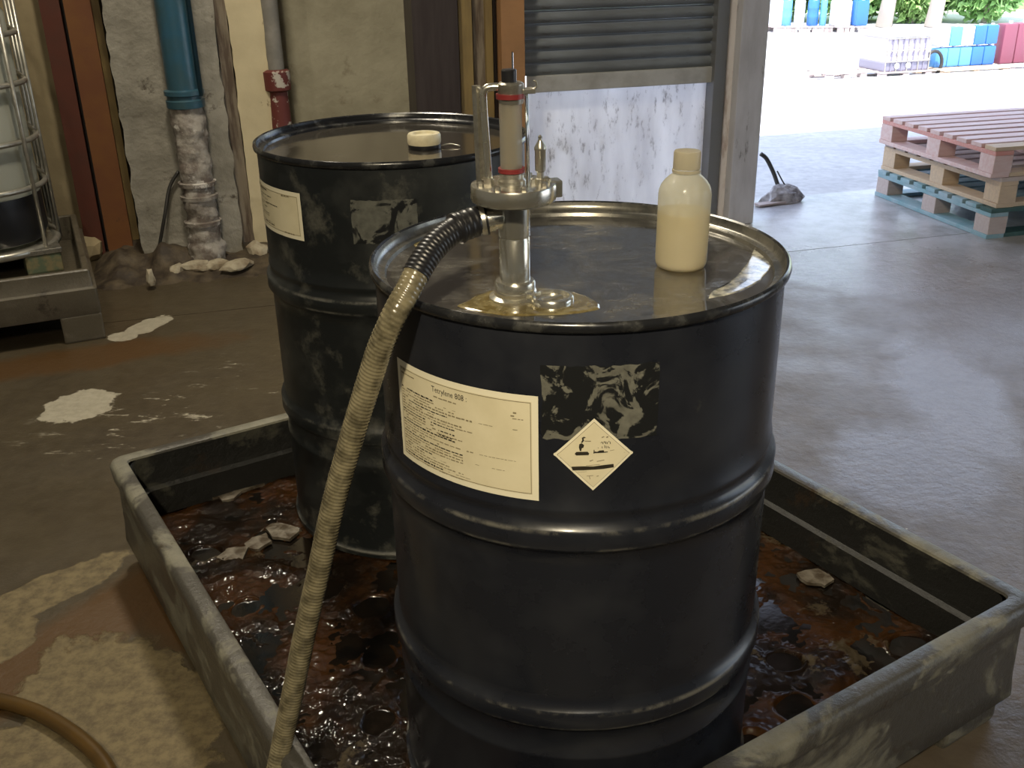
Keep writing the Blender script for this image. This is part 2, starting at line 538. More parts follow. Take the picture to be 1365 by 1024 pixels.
fine = noise_fac(nt, 22, .35, .7, detail=8, off=2, rough=.7)
c = mixc(nt, big, (.066, .051, .029), (.042, .031, .018))
c = mixc(nt, math_(nt, 'MULTIPLY', fine, .45), c, (.105, .083, .052))
# paler concrete on the right-hand side
paler_right = spot_fac(nt, [(2.6, 3.6, 2.0, 2.3, 20), (3.0, 1.2, 2.1, 2.2, 0)], .9, 1.5, .5)
c = mixc(nt, paler_right, c, mixc(nt, fine, (.155, .120, .092), (.205, .168, .135)))
door_sheen = spot_fac(nt, [(2.2, 5.6, 1.6, 1.1, 15)], .8, 2, .5)  # bluish daylight shine by the door, put into the floor colour
c = mixc(nt, door_sheen, c, mixc(nt, noise_fac(nt, 5, .42, .60, detail=9, off=31, rough=.7), (.50, .50, .53), (.33, .325, .33)))
brown = spot_fac(nt, [(-.98, 1.85, .34, .10, 62), (-.72, 1.95, .16, .14, 0), (-1.6, 3.5, .5, .12, 20)], .5, 5, .7)
c = mixc(nt, brown, c, (.085, .046, .018))
pale = spot_fac(nt, [(-.80, 1.60, .17, .30, 38), (-.95, 1.45, .2, .12, 0), (-1.14, 2.0, .07, .24, -42), (-1.17, 1.84, .09, .11, 0),
                     ], .06, 9, .45)
chips = spot_fac(nt, [(-1.45, 3.08, .115, .13, 0), (-1.46, 3.84, .06, .13, -20), (-1.52, 3.72, .06, .05, 0)], .05, 14, .55)
scrape = math_(nt, 'MULTIPLY', spot_fac(nt, [(-1.12, 3.0, .42, .22, 30), (-.85, 3.35, .25, .2, 0)], .8, 5, .5), noise_fac(nt, 11, .60, .63, detail=9, off=15, stretch=(.6, 1.8, 1), rough=.75))
chips = math_(nt, 'MAXIMUM', chips, scrape)
grit = noise_fac(nt, 30, .40, .62, detail=8, off=6, rough=.7)
c = mixc(nt, pale, c, mixc(nt, grit, (.175, .135, .068), (.09, .068, .034)))
c = mixc(nt, chips, c, mixc(nt, grit, (.42, .385, .30), (.33, .30, .23)))
ps = noise_fac(nt, 14, .70, .72, detail=8, off=12, rough=.7)
c = mixc(nt, ps, c, (.32, .29, .22))
nt.links.new(c, bs.inputs['Base Color'])
wet = spot_fac(nt, [(1.45, 3.05, .16, .5, -10), (1.15, 2.55, .22, .28, -30), (1.7, 4.4, .5, .4, 0)], .5, 6, .8)
rr = mixf(nt, noise_fac(nt, 3, .35, .65, off=4), .30, .50)
rr = mixf(nt, pale, rr, .7)
rr = mixf(nt, wet, rr, .22)
rr = mixf(nt, door_sheen, rr, .28)
nt.links.new(rr, bs.inputs['Roughness'])
hh = math_(nt, 'ADD', math_(nt, 'MULTIPLY', noise_fac(nt, 34, 0, 1, off=4, detail=7, rough=.65), .5), math_(nt, 'MULTIPLY', pale, .5))
bump(nt, bs, hh, .6, .008)
M['floor'] = mt

bm = bmesh.new()
# the interior slabs, cast in bays with recessed joints
JN = -.62
def slab_quad(s0, s1, n0, n1, z0, z1):
    q = [wall(s0, n0), wall(s1, n0), wall(s1, n1), wall(s0, n1)]
    return slab(bmesh.new(), [(p.x, p.y) for p in q], z0, z1)
b = slab_quad(-6.5, 6.0, -11.0, JN - .006, -.14, 0)
fo = obj('floor', b, 'floor', kind='structure')
b = slab_quad(-6.5, 6.0, JN + .006, .36, -.14, -.002)
obj('concrete_slab', b, 'floor', fo)
b = slab_quad(-6.5, 6.0, -11, .4, -.2, -.13)
obj('sub_base', b, 'mud', fo)

# yard: level apron, ramp down, level ground
mt, nt, bs = newmat('yard_concrete')
f = noise_fac(nt, 1.6, .35, .65, detail=9)
g = noise_fac(nt, 16, .4, .7, detail=8, off=3)
c = mixc(nt, f, (.50, .50, .52), (.62, .62, .63))
c = mixc(nt, math_(nt, 'MULTIPLY', g, .5), c, (.30, .30, .31))
nt.links.new(c, bs.inputs['Base Color'])
bs.inputs['Roughness'].default_value = .6
bump(nt, bs, g, .3, .006)
M['yard'] = mt
bm = bmesh.new()
ZY = -1.136
q = [wall(6.0, -14), wall(20, -14), wall(20, .36), wall(6.0, .36)]
obj('ground_side', slab(bmesh.new(), [(p.x, p.y) for p in q], -.2, -.02), 'yard', kind='structure')
rows = [(.36, -.015), (3.2, -.03), (12.2, ZY), (60, ZY)]
vs = [[bm.verts.new(wall(s, n, z)) for s in (-20, 50)] for n, z in rows]
for a, b in zip(vs, vs[1:]):
    bm.faces.new((a[0], a[1], b[1], b[0]))
obj('ground', bm, 'yard', kind='structure')

# ceiling and far walls of the hall
CH = 3.9
q = [wall(-6.5, -11), wall(6, -11), wall(6, .55), wall(-6.5, .55)]
obj('ceiling', slab(bmesh.new(), [(p.x, p.y) for p in q], CH, CH + .12), 'ceiling', kind='structure')
def wall_box(name, s0, s1, n0, n1, z0, z1, mat):
    p = [wall(s0, n0), wall(s1, n0), wall(s1, n1), wall(s0, n1)]
    return obj(name, slab(bmesh.new(), [(v.x, v.y) for v in p], z0, z1), mat, kind='structure')
wall_box('wall_right', 5.9, 6.0, -11, -7.5, -.1, CH, 'roomwall')
wall_box('wall_right_front', 5.9, 6.0, -3.2, .5, -.1, CH, 'roomwall')
wall_box('wall_right_lintel', 5.9, 6.0, -7.5, -3.2, 2.8, CH, 'roomwall')
wall_box('wall_back', -6.5, 6.0, -11.0, -10.9, -.1, CH, 'roomwall')
wall_box('wall_side', -6.5, -6.4, -11, .5, -.1, CH, 'roomwall')
NW = .5
sJ, _ = wall_hit(86, 150, NW)
wall_box('wall_front', sJ, -1.30, NW, NW + .12, -.1, CH, 'wall_cream')
wall_box('wall_left', -6.5, sJ - .002, NW - .03, NW + .12, -.1, CH, 'wall_ochre')
wall_box('wall_lintel', -1.25, 6.0, -.02, .12, 2.9, CH, 'roomwall')
wall_box('wall_return', -1.36, -1.30, .05, NW + .12, -.1, CH, 'wall_cream')
wall_box('wall_door_side', 4.2, 6.0, -.02, .12, -.1, 2.9, 'roomwall')
# cladding between the dark column and the shutter
def strip(name, label_unused, px0, px1, py, n, dep, mat, parent=None, z1=2.9):
    s0, _ = wall_hit(px0, py, n)
    s1, _ = wall_hit(px1, py, n)
    p = [wall(s0, n), wall(s1, n), wall(s1, n + dep), wall(s0, n + dep)]
    bm_ = slab(bmesh.new(), [(v.x, v.y) for v in p], 0, z1)
    return obj(name, bm_, mat, parent)
t = strip('column', '', 551, 611.5, 60, -.08, .2, 'dark_col')
tag(t, 'wide dark brown painted column behind the rear black drum', 'column')
post = thing('timber_post', 'ochre and grey striped timber post between dark column and orange column', 'post')
strip('plank', '', 612.5, 630, 60, -.05, .12, 'ochre_strip', post)
strip('plank', '', 631, 647, 60, -.02, .1, 'grey_strip', post)
strip('plank', '', 648, 657, 60, -.05, .12, 'ochre_strip', post)
strip('plank', '', 658, 667, 60, .0, .1, 'dark_col', post)
t = strip('column', '', 668.5, 699.5, 60, -.09, .17, 'orange2')
tag(t, 'orange painted column beside the rolling shutter', 'column')

# rolling shutter: slats, bottom bar, guides
sL, _ = wall_hit(702, 80, 0)
sR, _ = wall_hit(962, 60, 0)
sh = thing('rolling_shutter', 'grey steel rolling shutter lowered onto a white panel', 'shutter', wall(0, 0, 0), WA)
zb = wall_hit(702, 103, 0)[1] + .005
zt = wall_hit(702, 45.4, 0)[1]
pitch = (wall_hit(702, 2, 0)[1] - zt) / 2.45
def slat_bm():
    bm = bmesh.new()
    prof = []
    for k in range(7):
        t_ = k / 6
        prof.append((-.013 * math.sin(PI * t_) + .004, t_ * (pitch * .84)))
    prof += [(.012, pitch * .86), (.012, pitch * .985)]
    n_ = len(prof)
    a = [bm.verts.new((sL - .03, y, z)) for y, z in prof] + [bm.verts.new((sL - .03, y + .004, z)) for y, z in reversed(prof)]
    b = [bm.verts.new((sR + .01, v.co.y, v.co.z)) for v in a]
    L = len(a)
    bm.faces.new(list(reversed(a)))
    bm.faces.new(b)
    for i in range(L):
        j = (i + 1) % L
        bm.faces.new((a[i], a[j], b[j], b[i]))
    return bm
s0 = obj('slat', slat_bm(), 'shutter', sh, smooth=True, auto=40)
s0.location = (0, 0, zb + .0)
k = 1
while zb + (k + 1) * pitch < 2.88:
    c_ = s0.copy()
    COL.objects.link(c_)
    c_.location = (0, 0, zb + k * pitch)
    k += 1
zp = wall_hit(702, 126, 0)[1]
bmb = bx(((sL + sR) / 2, -.005, (zp + zb) / 2 + .004), (sR - sL, .035, zb - zp - .008), bev=.004)
obj('bottom_bar', bmb, 'shutter_bar', sh)
# guide channel and frame on the right of the shutter
def frame_part(name, px0, px1, py, n, dep, mat, parent):
    s0, _ = wall_hit(px0, py, n)
    s1, _ = wall_hit(px1, py, n)
    return obj(name, bx(((s0 + s1) / 2, n + dep / 2, 1.45), (s1 - s0, dep, 2.9), bev=.004), mat, parent)
frame_part('guide_channel', 944, 959, 230, -.05, .13, 'channel', sh)
fr = thing('door_post', 'grey steel door post with white chipped strip at the open doorway', 'post', wall(0, 0, 0), WA)
frame_part('white_strip', 959.5, 974.5, 230, -.04, .1, 'frame_white', fr)
frame_part('post', 975, 1009, 230, -.10, .2, 'frame', fr)
for zz in (.25, .62, .9):
    obj('bolt', lathe(bmesh.new(), [(.0, -.108), (.008, -.108), (.008, -.1)], seg=10), 'steel_dull', fr).location = (0, 0, 0)
for ch in [o for o in S.objects if o.parent == fr and o.name.startswith('bolt')]:
    bpy.data.objects.remove(ch)
# bright white sheet behind the shutter opening
sPr, zTop = wall_hit(957, 111, .03)
sPl, _ = wall_hit(696, 126, .03)
b = bmesh.new()
box(b, ((sPl + sPr) / 2, .034, zp / 2), (sPr - sPl, .006, zp + .02))
pn = obj('white_panel', b, 'door_panel', loc=wall(0, 0, 0))
pn.rotation_euler = (0, 0, WA)
tag(pn, 'scuffed white translucent sheet closing the gap below the shutter', 'panel')

# ---- left wall furniture: steel columns, concrete pillar, pipes
def col_thing(name, label, cat, px0, px1, py, n, dep, mat):
    t_ = strip(name, '', px0, px1, py, n, dep, mat)
    return tag(t_, label, cat)
def boxsn(bm, s0, s1, n0, n1, z0, z1):
    p = [wall(s0, n0), wall(s1, n0), wall(s1, n1), wall(s0, n1)]
    return slab(bm, [(v.x, v.y) for v in p], z0, z1)
hb = thing('steel_column', 'rusty steel column, dark red and orange flanges, left of the concrete pillar', 'column')
strip('flange', '', 80, 106, 150, .36, .10, 'rust_red', hb)['label'] = 'dark red flange'
strip('web', '', 106, 112, 150, .42, .04, 'dark_col', hb)
strip('flange', '', 111, 146, 150, .30, .15, 'orange', hb)['label'] = 'orange flange'
strip('plank', '', 147, 157, 150, .34, .1, 'ochre_strip')
S.objects[-1] if False else None
pk = [o for o in S.objects if o.name.startswith('plank') and o.parent is None][0]
pk.name = 'batten'
tag(pk, 'thin greenish ochre batten against the concrete pillar', 'batten')
# pillar with chipped edges: grid displaced
def rough_pillar(name, px0, px1, py, n, dep, mat, amp=.006):
    s0, _ = wall_hit(px0, py, n)
    s1, _ = wall_hit(px1, py, n)
    bm = bmesh.new()
    nu, nz_, nd = 12, 90, 5
    ring = [(s0 + (s1 - s0) * i / nu, n) for i in range(nu + 1)] + [(s1, n + dep * i / nd) for i in range(1, nd + 1)] + \
           [(s1 - (s1 - s0) * i / nu, n + dep) for i in range(1, nu + 1)] + [(s0, n + dep - dep * i / nd) for i in range(1, nd)]
    rows = []
    for j in range(nz_ + 1):
        z = 2.9 * (j / nz_) ** 1.5
        row = []
        for s_, n_ in ring:
            p = wall(s_, n_, z)
            a_ = amp * (2.2 if min(abs(s_ - s0), abs(s_ - s1)) < .005 else 1)
            d = noise.noise(p * 9) * a_ + noise.noise(p * 31) * a_ * .6
            row.append(bm.verts.new(p + WN * d + WE * noise.noise(p * 14 + Vector((9, 0, 0))) * a_))
        rows.append(row)
    L = len(ring)
    for a, b in zip(rows, rows[1:]):
        for i in range(L):
            bm.faces.new((a[i], a[(i + 1) % L], b[(i + 1) % L], b[i]))
    bm.faces.new(rows[-1])
    return obj(name, bm, mat, smooth=True, auto=50)
tag(rough_pillar('pillar', 159, 301, 150, .12, .36, 'concrete_col'), 'broad rough concrete pillar behind the blue pipe', 'pillar')
tag(strip('batten', '', 302, 318, 150, .22, .2, 'grey_strip'), 'dark grey batten between concrete pillar and cream pillar', 'batten')
tag(rough_pillar('pillar', 319, 366, 150, .20, .28, 'cream', .004), 'narrow cream painted pillar with chipped paint', 'pillar')

def vpipe(px, py, n):
    s_, z_ = wall_hit(px, py, n)
    return wall(s_, n), z_
pb, zc1 = vpipe(245, 120, .03)
bp_ = thing('drain_pipe', 'blue painted drain pipe with crusted grey lower length on concrete pillar', 'pipe', (pb.x, pb.y, 0))
_, zA = vpipe(245, 133, .03)
obj('upper_pipe', lathe(bmesh.new(), [(.070, zA), (.070, 3.88)], seg=28), 'pipe_blue', bp_, smooth=True)['label'] = 'blue pipe length'
obj('coupling', lathe(bmesh.new(), [(.068, zA - .035), (.082, zA - .03), (.084, zA - .0), (.078, zA + .005), (.078, zA + .02), (.086, zA + .024), (.086, zA + .042), (.07, zA + .048)], seg=28), 'pipe_blue', bp_, smooth=True, auto=40)
bm = bmesh.new()
prof = []
for k in range(60):
    z = .0 + (zA - .02) * k / 59
    prof.append((.072 + .006 * noise.noise(Vector((1, 2, z * 14))) + (.014 if z < .12 else 0), z))
lathe(bm, prof, seg=28)
for v in bm.verts:
    v.co += Vector((v.co.x, v.co.y, 0)).normalized() * (noise.noise(v.co * 18) * .012 + noise.noise(v.co * 45) * .006)
obj('lower_pipe', bm, 'pipe_crust', bp_, smooth=True)['label'] = 'crusted grey pipe length'
for zz in (.22, .34, .40):
    bm = bmesh.new()
    lathe(bm, [(.07, zz - .012), (.083, zz - .01), (.085, zz + .008), (.07, zz + .012)], seg=28)
    obj('pipe_collar', bm, 'pipe_crust', bp_, smooth=True, auto=40)
obj('side_conduit', tube(bmesh.new(), [(.082, -.03, zA + .02), (.082, -.03, 3.8)], .011), 'pipe_blue', bp_, smooth=True)
pg, zg = vpipe(364, 60, .22)
cd = thing('conduit', 'thin grey conduit with flaking red and white joint above rear drum', 'pipe', (pg.x, pg.y, 0))
_, zj = vpipe(366, 92, .22)
_, zk = vpipe(368, 122, .22)
obj('conduit_tube', lathe(bmesh.new(), [(.040, zj - .02), (.040, 3.88)], seg=20), 'pipe_grey', cd, smooth=True)
obj('joint', lathe(bmesh.new(), [(.045, zk), (.062, zk + .01), (.064, zj - .01), (.045, zj)], seg=20), 'red_flake', cd, smooth=True, auto=40)
bm = bmesh.new()
lathe(bm, [(.05, 0), (.05, .3), (.052, .5), (.045, zk)], seg=20)
for v in bm.verts:
    v.co.x += noise.noise(v.co * 8) * .006
obj('lower_tube', bm, 'red_flake', cd, smooth=True)
# cable hanging by the pillar foot
cp = [aty(238, 228, 4.66), aty(226, 250, 4.64), aty(220, 285, 4.6), aty(213, 325, 4.6), aty(210, 342, 4.62)]
t = obj('cable', tube(bmesh.new(), catmull(cp, 6), .008, 8), 'cable', smooth=True)
tag(t, 'dark cable hanging down the concrete pillar beside the drain pipe', 'cable')

# heap of mud and broken plaster at the foot of the wall
def rock(name, c, s, mat, rz=0, seed=0, sub=2):
    bm = bmesh.new()
    bmesh.ops.create_icosphere(bm, subdivisions=sub, radius=1)
    for v in bm.verts:
        k_ = 1 + .35 * noise.noise(v.co * 1.3 + Vector((seed, 0, 0))) + .15 * noise.noise(v.co * 4 + Vector((seed, 5, 0)))
        v.co *= k_
        v.co = Vector((v.co.x * s[0], v.co.y * s[1], max(v.co.z, -.35) * s[2]))
    o = obj(name, bm, mat, smooth=False, loc=(c[0], c[1], .35 * s[2] + c[2]))
    o.rotation_euler = (0, 0, rz)
    return o
mud = bmesh.new()
bmesh.ops.create_grid(mud, x_segments=90, y_segments=22, size=.5)
for v in mud.verts:
    s_ = -3.35 + (v.co.x + .5) * 1.35
    n_ = -.24 + (v.co.y + .5) * .62
    p = wall(s_, n_)
    e = min(1, max(0, (v.co.y + .5 - .12 - .16 * noise.noise(p * 5) - .08 * noise.noise(p * 16)) * 3.2)) * min(1, (.5 - abs(v.co.x)) * 10)
    z = max(0, e * (.045 + .05 * noise.noise(p * 6) + .03 * noise.noise(p * 17) + .03)) * (1.15 if v.co.x < -.1 else .6)
    v.co = p + Vector((0, 0, z - .004))
t = obj('mud_bank', mud, 'mud', smooth=True)
tag(t, 'brown bank of mud and broken plaster along the foot of the left wall', 'mud', kind='stuff')
rk = [((265, 365), (.085, .035, .035), 'pale jagged plaster chunk in front of the drain pipe foot'),
      ((290, 362), (.07, .04, .03), 'flat pale plaster chunk right of the drain pipe foot'),
      ((318, 362), (.09, .05, .028), 'long pale plaster chunk nearest the rear drum'),
      ((238, 368), (.05, .03, .03), 'small pale plaster chunk left of the jagged one'),
      ((203, 385), (.03, .02, .055), 'upright pale shard on the mud beside the grey containment base'),
      ((345, 345), (.07, .05, .05), 'buff plaster chunk against the rear drum edge'),
      ((140, 330), (.09, .07, .12), 'large yellowish rubble lump at the foot of the rusty column'),
      ((118, 345), (.08, .06, .09), 'yellowish rubble lump behind the grey containment base'),
      ((196, 342), (.025, .02, .03), 'tiny white stone on the mud bank')]
for i, ((x, y), s_, lb) in enumerate(rk):
    p = fl(x, y)
    z = .02 if i < 6 else .0
    tag(rock('rubble_chunk', (p.x, p.y, z), s_, 'rubble' if i < 6 else 'wall_ochre', R(10 + 23 * i), i * 3.1), lb, 'rubble', 'rubble chunks at the foot of the wall')

# ------------------------------------------------------------------ SPILL TRAY with two drums
TC = Vector((-.0065, 1.8368, 0))
TT = .5588
TW, TL = 1.2305 + .076, 1.4793 + .076
ZR, ZF = .29, .136
def spill_tray(name, label, loc, rz, wd, ln, mo, mi, zr=ZR, zf=ZF, floor_mat='sludge', fl_amp=.0075, knobs=True, pans=None):
    t_ = thing(name, label, 'spill tray', loc, rz)
    bm = bmesh.new()
    loft(bm, wd, ln, [(.03, .072, .02), (.006, .072, .03), (.002, .078, .032), (.006, .120, .03), (.0085, zr - .062, .03), (.009, zr - .050, .03), (.001, zr - .046, .034), (-.002, zr - .012, .036), (.003, zr - .003, .034), (.010, zr, .03), (.030, zr, .016), (.036, zr - .002, .014), (.038, zr - .007, .013)])
    obj('rim', bm, mo, t_, smooth=True, auto=45)
    bm = bmesh.new()
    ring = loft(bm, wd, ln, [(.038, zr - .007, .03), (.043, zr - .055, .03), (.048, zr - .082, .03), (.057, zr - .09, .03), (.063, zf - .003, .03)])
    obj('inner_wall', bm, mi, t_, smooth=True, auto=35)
    bm = bmesh.new()
    nx, ny = 380, 460
    W2, L2 = wd - .12, ln - .12
    kn = []
    if knobs:
        for i in range(8):
            for j in range(10):
                if random.random() < .62:
                    kn.append((-W2 / 2 + .08 + i * .148 + random.uniform(-.02, .02) + (.07 if j % 2 else 0), -L2 / 2 + .08 + j * .142 + random.uniform(-.02, .02), random.uniform(.030, .046)))
    else:
        nx = ny = 24
    if knobs:
        kg = {}
        vv = []
        for j in range(ny + 1):
            row = []
            for i in range(nx + 1):
                x = -W2 / 2 + W2 * i / nx
                y = -L2 / 2 + L2 * j / ny
                p = Vector((x, y, 0))
                z = fl_amp * (noise.noise(p * 7) * 1.6 + noise.noise(p * 19) * .8 + noise.noise(p * 55) * .40 + noise.noise(p * 110) * .22)
                for kx, ky, kr in kn:
                    d2 = (x - kx) ** 2 + (y - ky) ** 2
                    if d2 < kr * kr * 1.6:
                        d = math.sqrt(d2) / kr + .35 * noise.noise(p * 22 + Vector((kx * 9, 0, 0)))
                        z += .003 * math.exp(-((d - 1.08) / .16) ** 2) - .020 * max(0, min(1, (1 - d) * 2.2))
                row.append(bm.verts.new((x, y, zf - .004 + max(-.022, min(z, .010)))))
            vv.append(row)
        for a, b in zip(vv, vv[1:]):
            for i in range(nx):
                bm.faces.new((a[i], a[i + 1], b[i + 1], b[i]))
    else:
        box(bm, (0, 0, zf - .012), (W2, L2, .02))
    obj('tray_floor', bm, floor_mat, t_, smooth=True)
    # closed underside and feet
    obj('underside', bx((0, 0, .115), (wd - .06, ln - .06, .012)), mo, t_)
    bmf = bx((0, 0, .055), (.16, .15, .11), bev=.012)
    f0 = obj('foot', bmf, mo, t_)
    first = True
    for ix in (-1, 0, 1):
        for iy in (-1, 0, 1):
            f_ = f0 if first else f0.copy()
            if not first:
                COL.objects.link(f_)
            first = False
            f_.location = (ix * (wd / 2 - .10), iy * (ln / 2 - .10), 0)
    return t_
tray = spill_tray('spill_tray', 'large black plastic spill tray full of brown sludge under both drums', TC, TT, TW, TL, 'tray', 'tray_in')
M['oil'] = simple('black_oil', (.004, .0035, .003), .06, 0, (.008, .005, .003), 20, .4, .6, .12, .12, 40, .002)
b_ = bmesh.new()
bmesh.ops.create_grid(b_, x_segments=8, y_segments=8, size=.5)
for v in b_.verts:
    v.co.x *= TW - .135
    v.co.y *= TL - .135
oil = obj('oil_pool', b_, 'oil', loc=(TC.x, TC.y, ZF - .0065))
oil.rotation_euler = (0, 0, TT)
tag(oil, 'black oil standing in the pits of the brown sludge in the tray', 'oil', kind='stuff')
# crusted flakes stuck in the sludge
def flake(px, py, s, i, z=.1385):
    p = fl(px, py, z)
    bm = bmesh.new()
    n = 11
    poly = [(math.cos(2 * PI * k / n) * s * random.uniform(.45, 1.25), math.sin(2 * PI * k / n) * s * .7 * random.uniform(.45, 1.25)) for k in range(n)]
    slab(bm, poly, -.006, .0012)
    o = obj('crust_flake', bm, 'flake', loc=(p.x, p.y, z))
    o.rotation_euler = (random.uniform(-.03, .03), random.uniform(-.03, .03), random.uniform(0, 3))
    return o
for i, (x, y, s_, lb) in enumerate([(312, 738, .045, 'ragged grey crust flake, the leftmost pale one on the sludge'),
                                   (345, 722, .04, 'pale grey crust flake left of the rear drum foot'),
                                   (378, 708, .045, 'grey crust flake touching the rear drum foot'),
                                   (300, 655, .05, 'flat grey flake below the far wall of the tray'),
                                   (335, 645, .055, 'long grey flake along the far wall of the tray'),
                                   (1120, 745, .06, 'olive crust flake right of the front drum'),
                                   (1085, 770, .05, 'brown crust flake beside the front drum, low on the right')]):
    tag(flake(x, y, s_, i), lb, 'crust', 'crust flakes in the spill tray')

# ------------------------------------------------------------------ DRUMS
RB, RRIM = .286, .2925
def drum(name, label, loc, H, body_mat, lid_m):
    t_ = thing(name, label, 'drum', loc)
    def bead(z, h, w_):
        return [(RB, z - w_ * .5), (RB + h * .75, z - w_ * .36), (RB + h, z - w_ * .26), (RB + h * .93, z), (RB + h, z + w_ * .26), (RB + h * .75, z + w_ * .36), (RB, z + w_ * .5)]
    def small(z, h=.0022, w_=.014):
        return [(RB, z - w_ / 2), (RB + h, z - w_ * .2), (RB + h, z + w_ * .2), (RB, z + w_ / 2)]
    prof = [(.26, .012), (.283, .010), (.284, .0), (.292, .0), (.2925, .012), (.287, .016), (RB, .022)]
    prof += [(RB, .10)] + small(H - .66) + bead(H - .588, .0095, .044) + [(RB, H - .55), (RB, H - .46)]
    prof += [(RB, H - .34)] + bead(H - .295, .0095, .044) + small(H - .255) + [(RB, H - .22), (RB, H - .12), (RB, H - .03), (.2855, H - .016), (.2895, H - .014)]
    obj('body', lathe(bmesh.new(), prof, seg=128), body_mat, t_, smooth=True, auto=50)
    rim = [(.2895, H - .0145), (.2925, H - .012), (.2935, H - .007), (.2925, H - .002), (.2895, H), (.2865, H - .002), (.2855, H - .006), (.2835, H - .013), (.279, H - .0155), (.272, H - .0165), (.270, H - .0215)]
    obj('chime', lathe(bmesh.new(), rim[:6], seg=128), 'rim_steel', t_, smooth=True, auto=60)
    obj('rim_well', lathe(bmesh.new(), rim[5:], seg=128), 'rim_well' if lid_m == 'lid' else 'rim_steel', t_, smooth=True, auto=60)
    bm = bmesh.new()
    lp = [(.270, H - .0215), (.262, H - .0225), (.2, H - .0222), (.1, H - .022), (.001, H - .0218)]
    lathe(bm, lp, seg=96)
    for f_ in bm.faces:
        if f_.normal.z < 0:
            f_.normal_flip()
    obj('lid', bm, lid_m, t_, smooth=True)
    return t_
AX = Vector((.0964, 1.3822, ZF))
BX = Vector((-.2487, 2.2149, ZF))
HA, HB = 1.0086 - ZF, 1.0274 - ZF
dA = drum('steel_drum', 'front black steel drum carrying the hand pump and the plastic bottle', AX, HA, 'drum', 'lid')
dB = drum('steel_drum', 'rear scuffed black steel drum with an ivory bung cap', BX, HB, 'drum_worn', 'lid2')

def hoop_wear(mname, H, col, amount):
    nt = M[mname].node_tree
    bs = nt.nodes['Principled BSDF']
    src = bs.inputs['Base Color'].links[0].from_socket
    tc = N(nt, 'ShaderNodeTexCoord')
    sx = N(nt, 'ShaderNodeSeparateXYZ')
    nt.links.new(tc.outputs['Object'], sx.inputs[0])
    band = None
    for z in (H - .295 + .0125, H - .295 - .0135, H - .588 + .0125, H - .588 - .0135, .012):
        d = math_(nt, 'ABSOLUTE', math_(nt, 'SUBTRACT', sx.outputs[2], z))
        band = d if band is None else math_(nt, 'MINIMUM', band, d)
    mr = N(nt, 'ShaderNodeMapRange')
    mr.inputs['From Min'].default_value = .0042
    mr.inputs['From Max'].default_value = .0008
    nt.links.new(band, mr.inputs[0])
    f = math_(nt, 'MULTIPLY', mr.outputs[0], noise_fac(nt, 7, .46, .56, detail=10, off=21, rough=.75))
    nt.links.new(mixc(nt, math_(nt, 'MULTIPLY', f, amount), src, col), bs.inputs['Base Color'])
hoop_wear('drum', HA, (.13, .125, .11), .8)
hoop_wear('drum_worn', HB, (.13, .128, .115), .9)

# curved stickers; angles in degrees around the drum, z above its base
def bend(bm, thc, zc, r):
    for v in bm.verts:
        th = R(thc) + v.co.x / RB
        rr_ = r + v.co.z
        v.co = Vector((rr_ * math.cos(th), rr_ * math.sin(th), zc + v.co.y))
    return bm
def grid_sheet(w_, h_, n=24, m_=6):
    bm = bmesh.new()
    vv = [[bm.verts.new((-w_ / 2 + w_ * i / n, -h_ / 2 + h_ * j / m_, 0)) for i in range(n + 1)] for j in range(m_ + 1)]
    for a, b in zip(vv, vv[1:]):
        for i in range(n):
            bm.faces.new((a[i], a[i + 1], b[i + 1], b[i]))
    return bm
def quad(bm, x0, x1, y0, y1, n=1):
    vs = [(bm.verts.new((x0 + (x1 - x0) * i / n, y0, 0)), bm.verts.new((x0 + (x1 - x0) * i / n, y1, 0))) for i in range(n + 1)]
    for a, b in zip(vs, vs[1:]):
        bm.faces.new((a[0], b[0], b[1], a[1]))
def text_bm(s, size, x, y, sx=1.0):
    cu = bpy.data.curves.new('glyphs', 'FONT')
    cu.body = s
    cu.size = size
    cu.resolution_u = 2
    o = bpy.data.objects.new('glyphs', cu)
    COL.objects.link(o)
    dg = bpy.context.evaluated_depsgraph_get()
    me = bpy.data.meshes.new_from_object(o.evaluated_get(dg))
    bm = bmesh.new()
    bm.from_mesh(me)
    bpy.data.objects.remove(o)
    for v in bm.verts:
        v.co = Vector((v.co.x * sx + x, v.co.y + y, 0))
    return bm
def join(bm, other):
    me = bpy.data.meshes.new('tmp')
    other.to_mesh(me)
    other.free()
    bm.from_mesh(me)
    bpy.data.meshes.remove(me)
    return bm
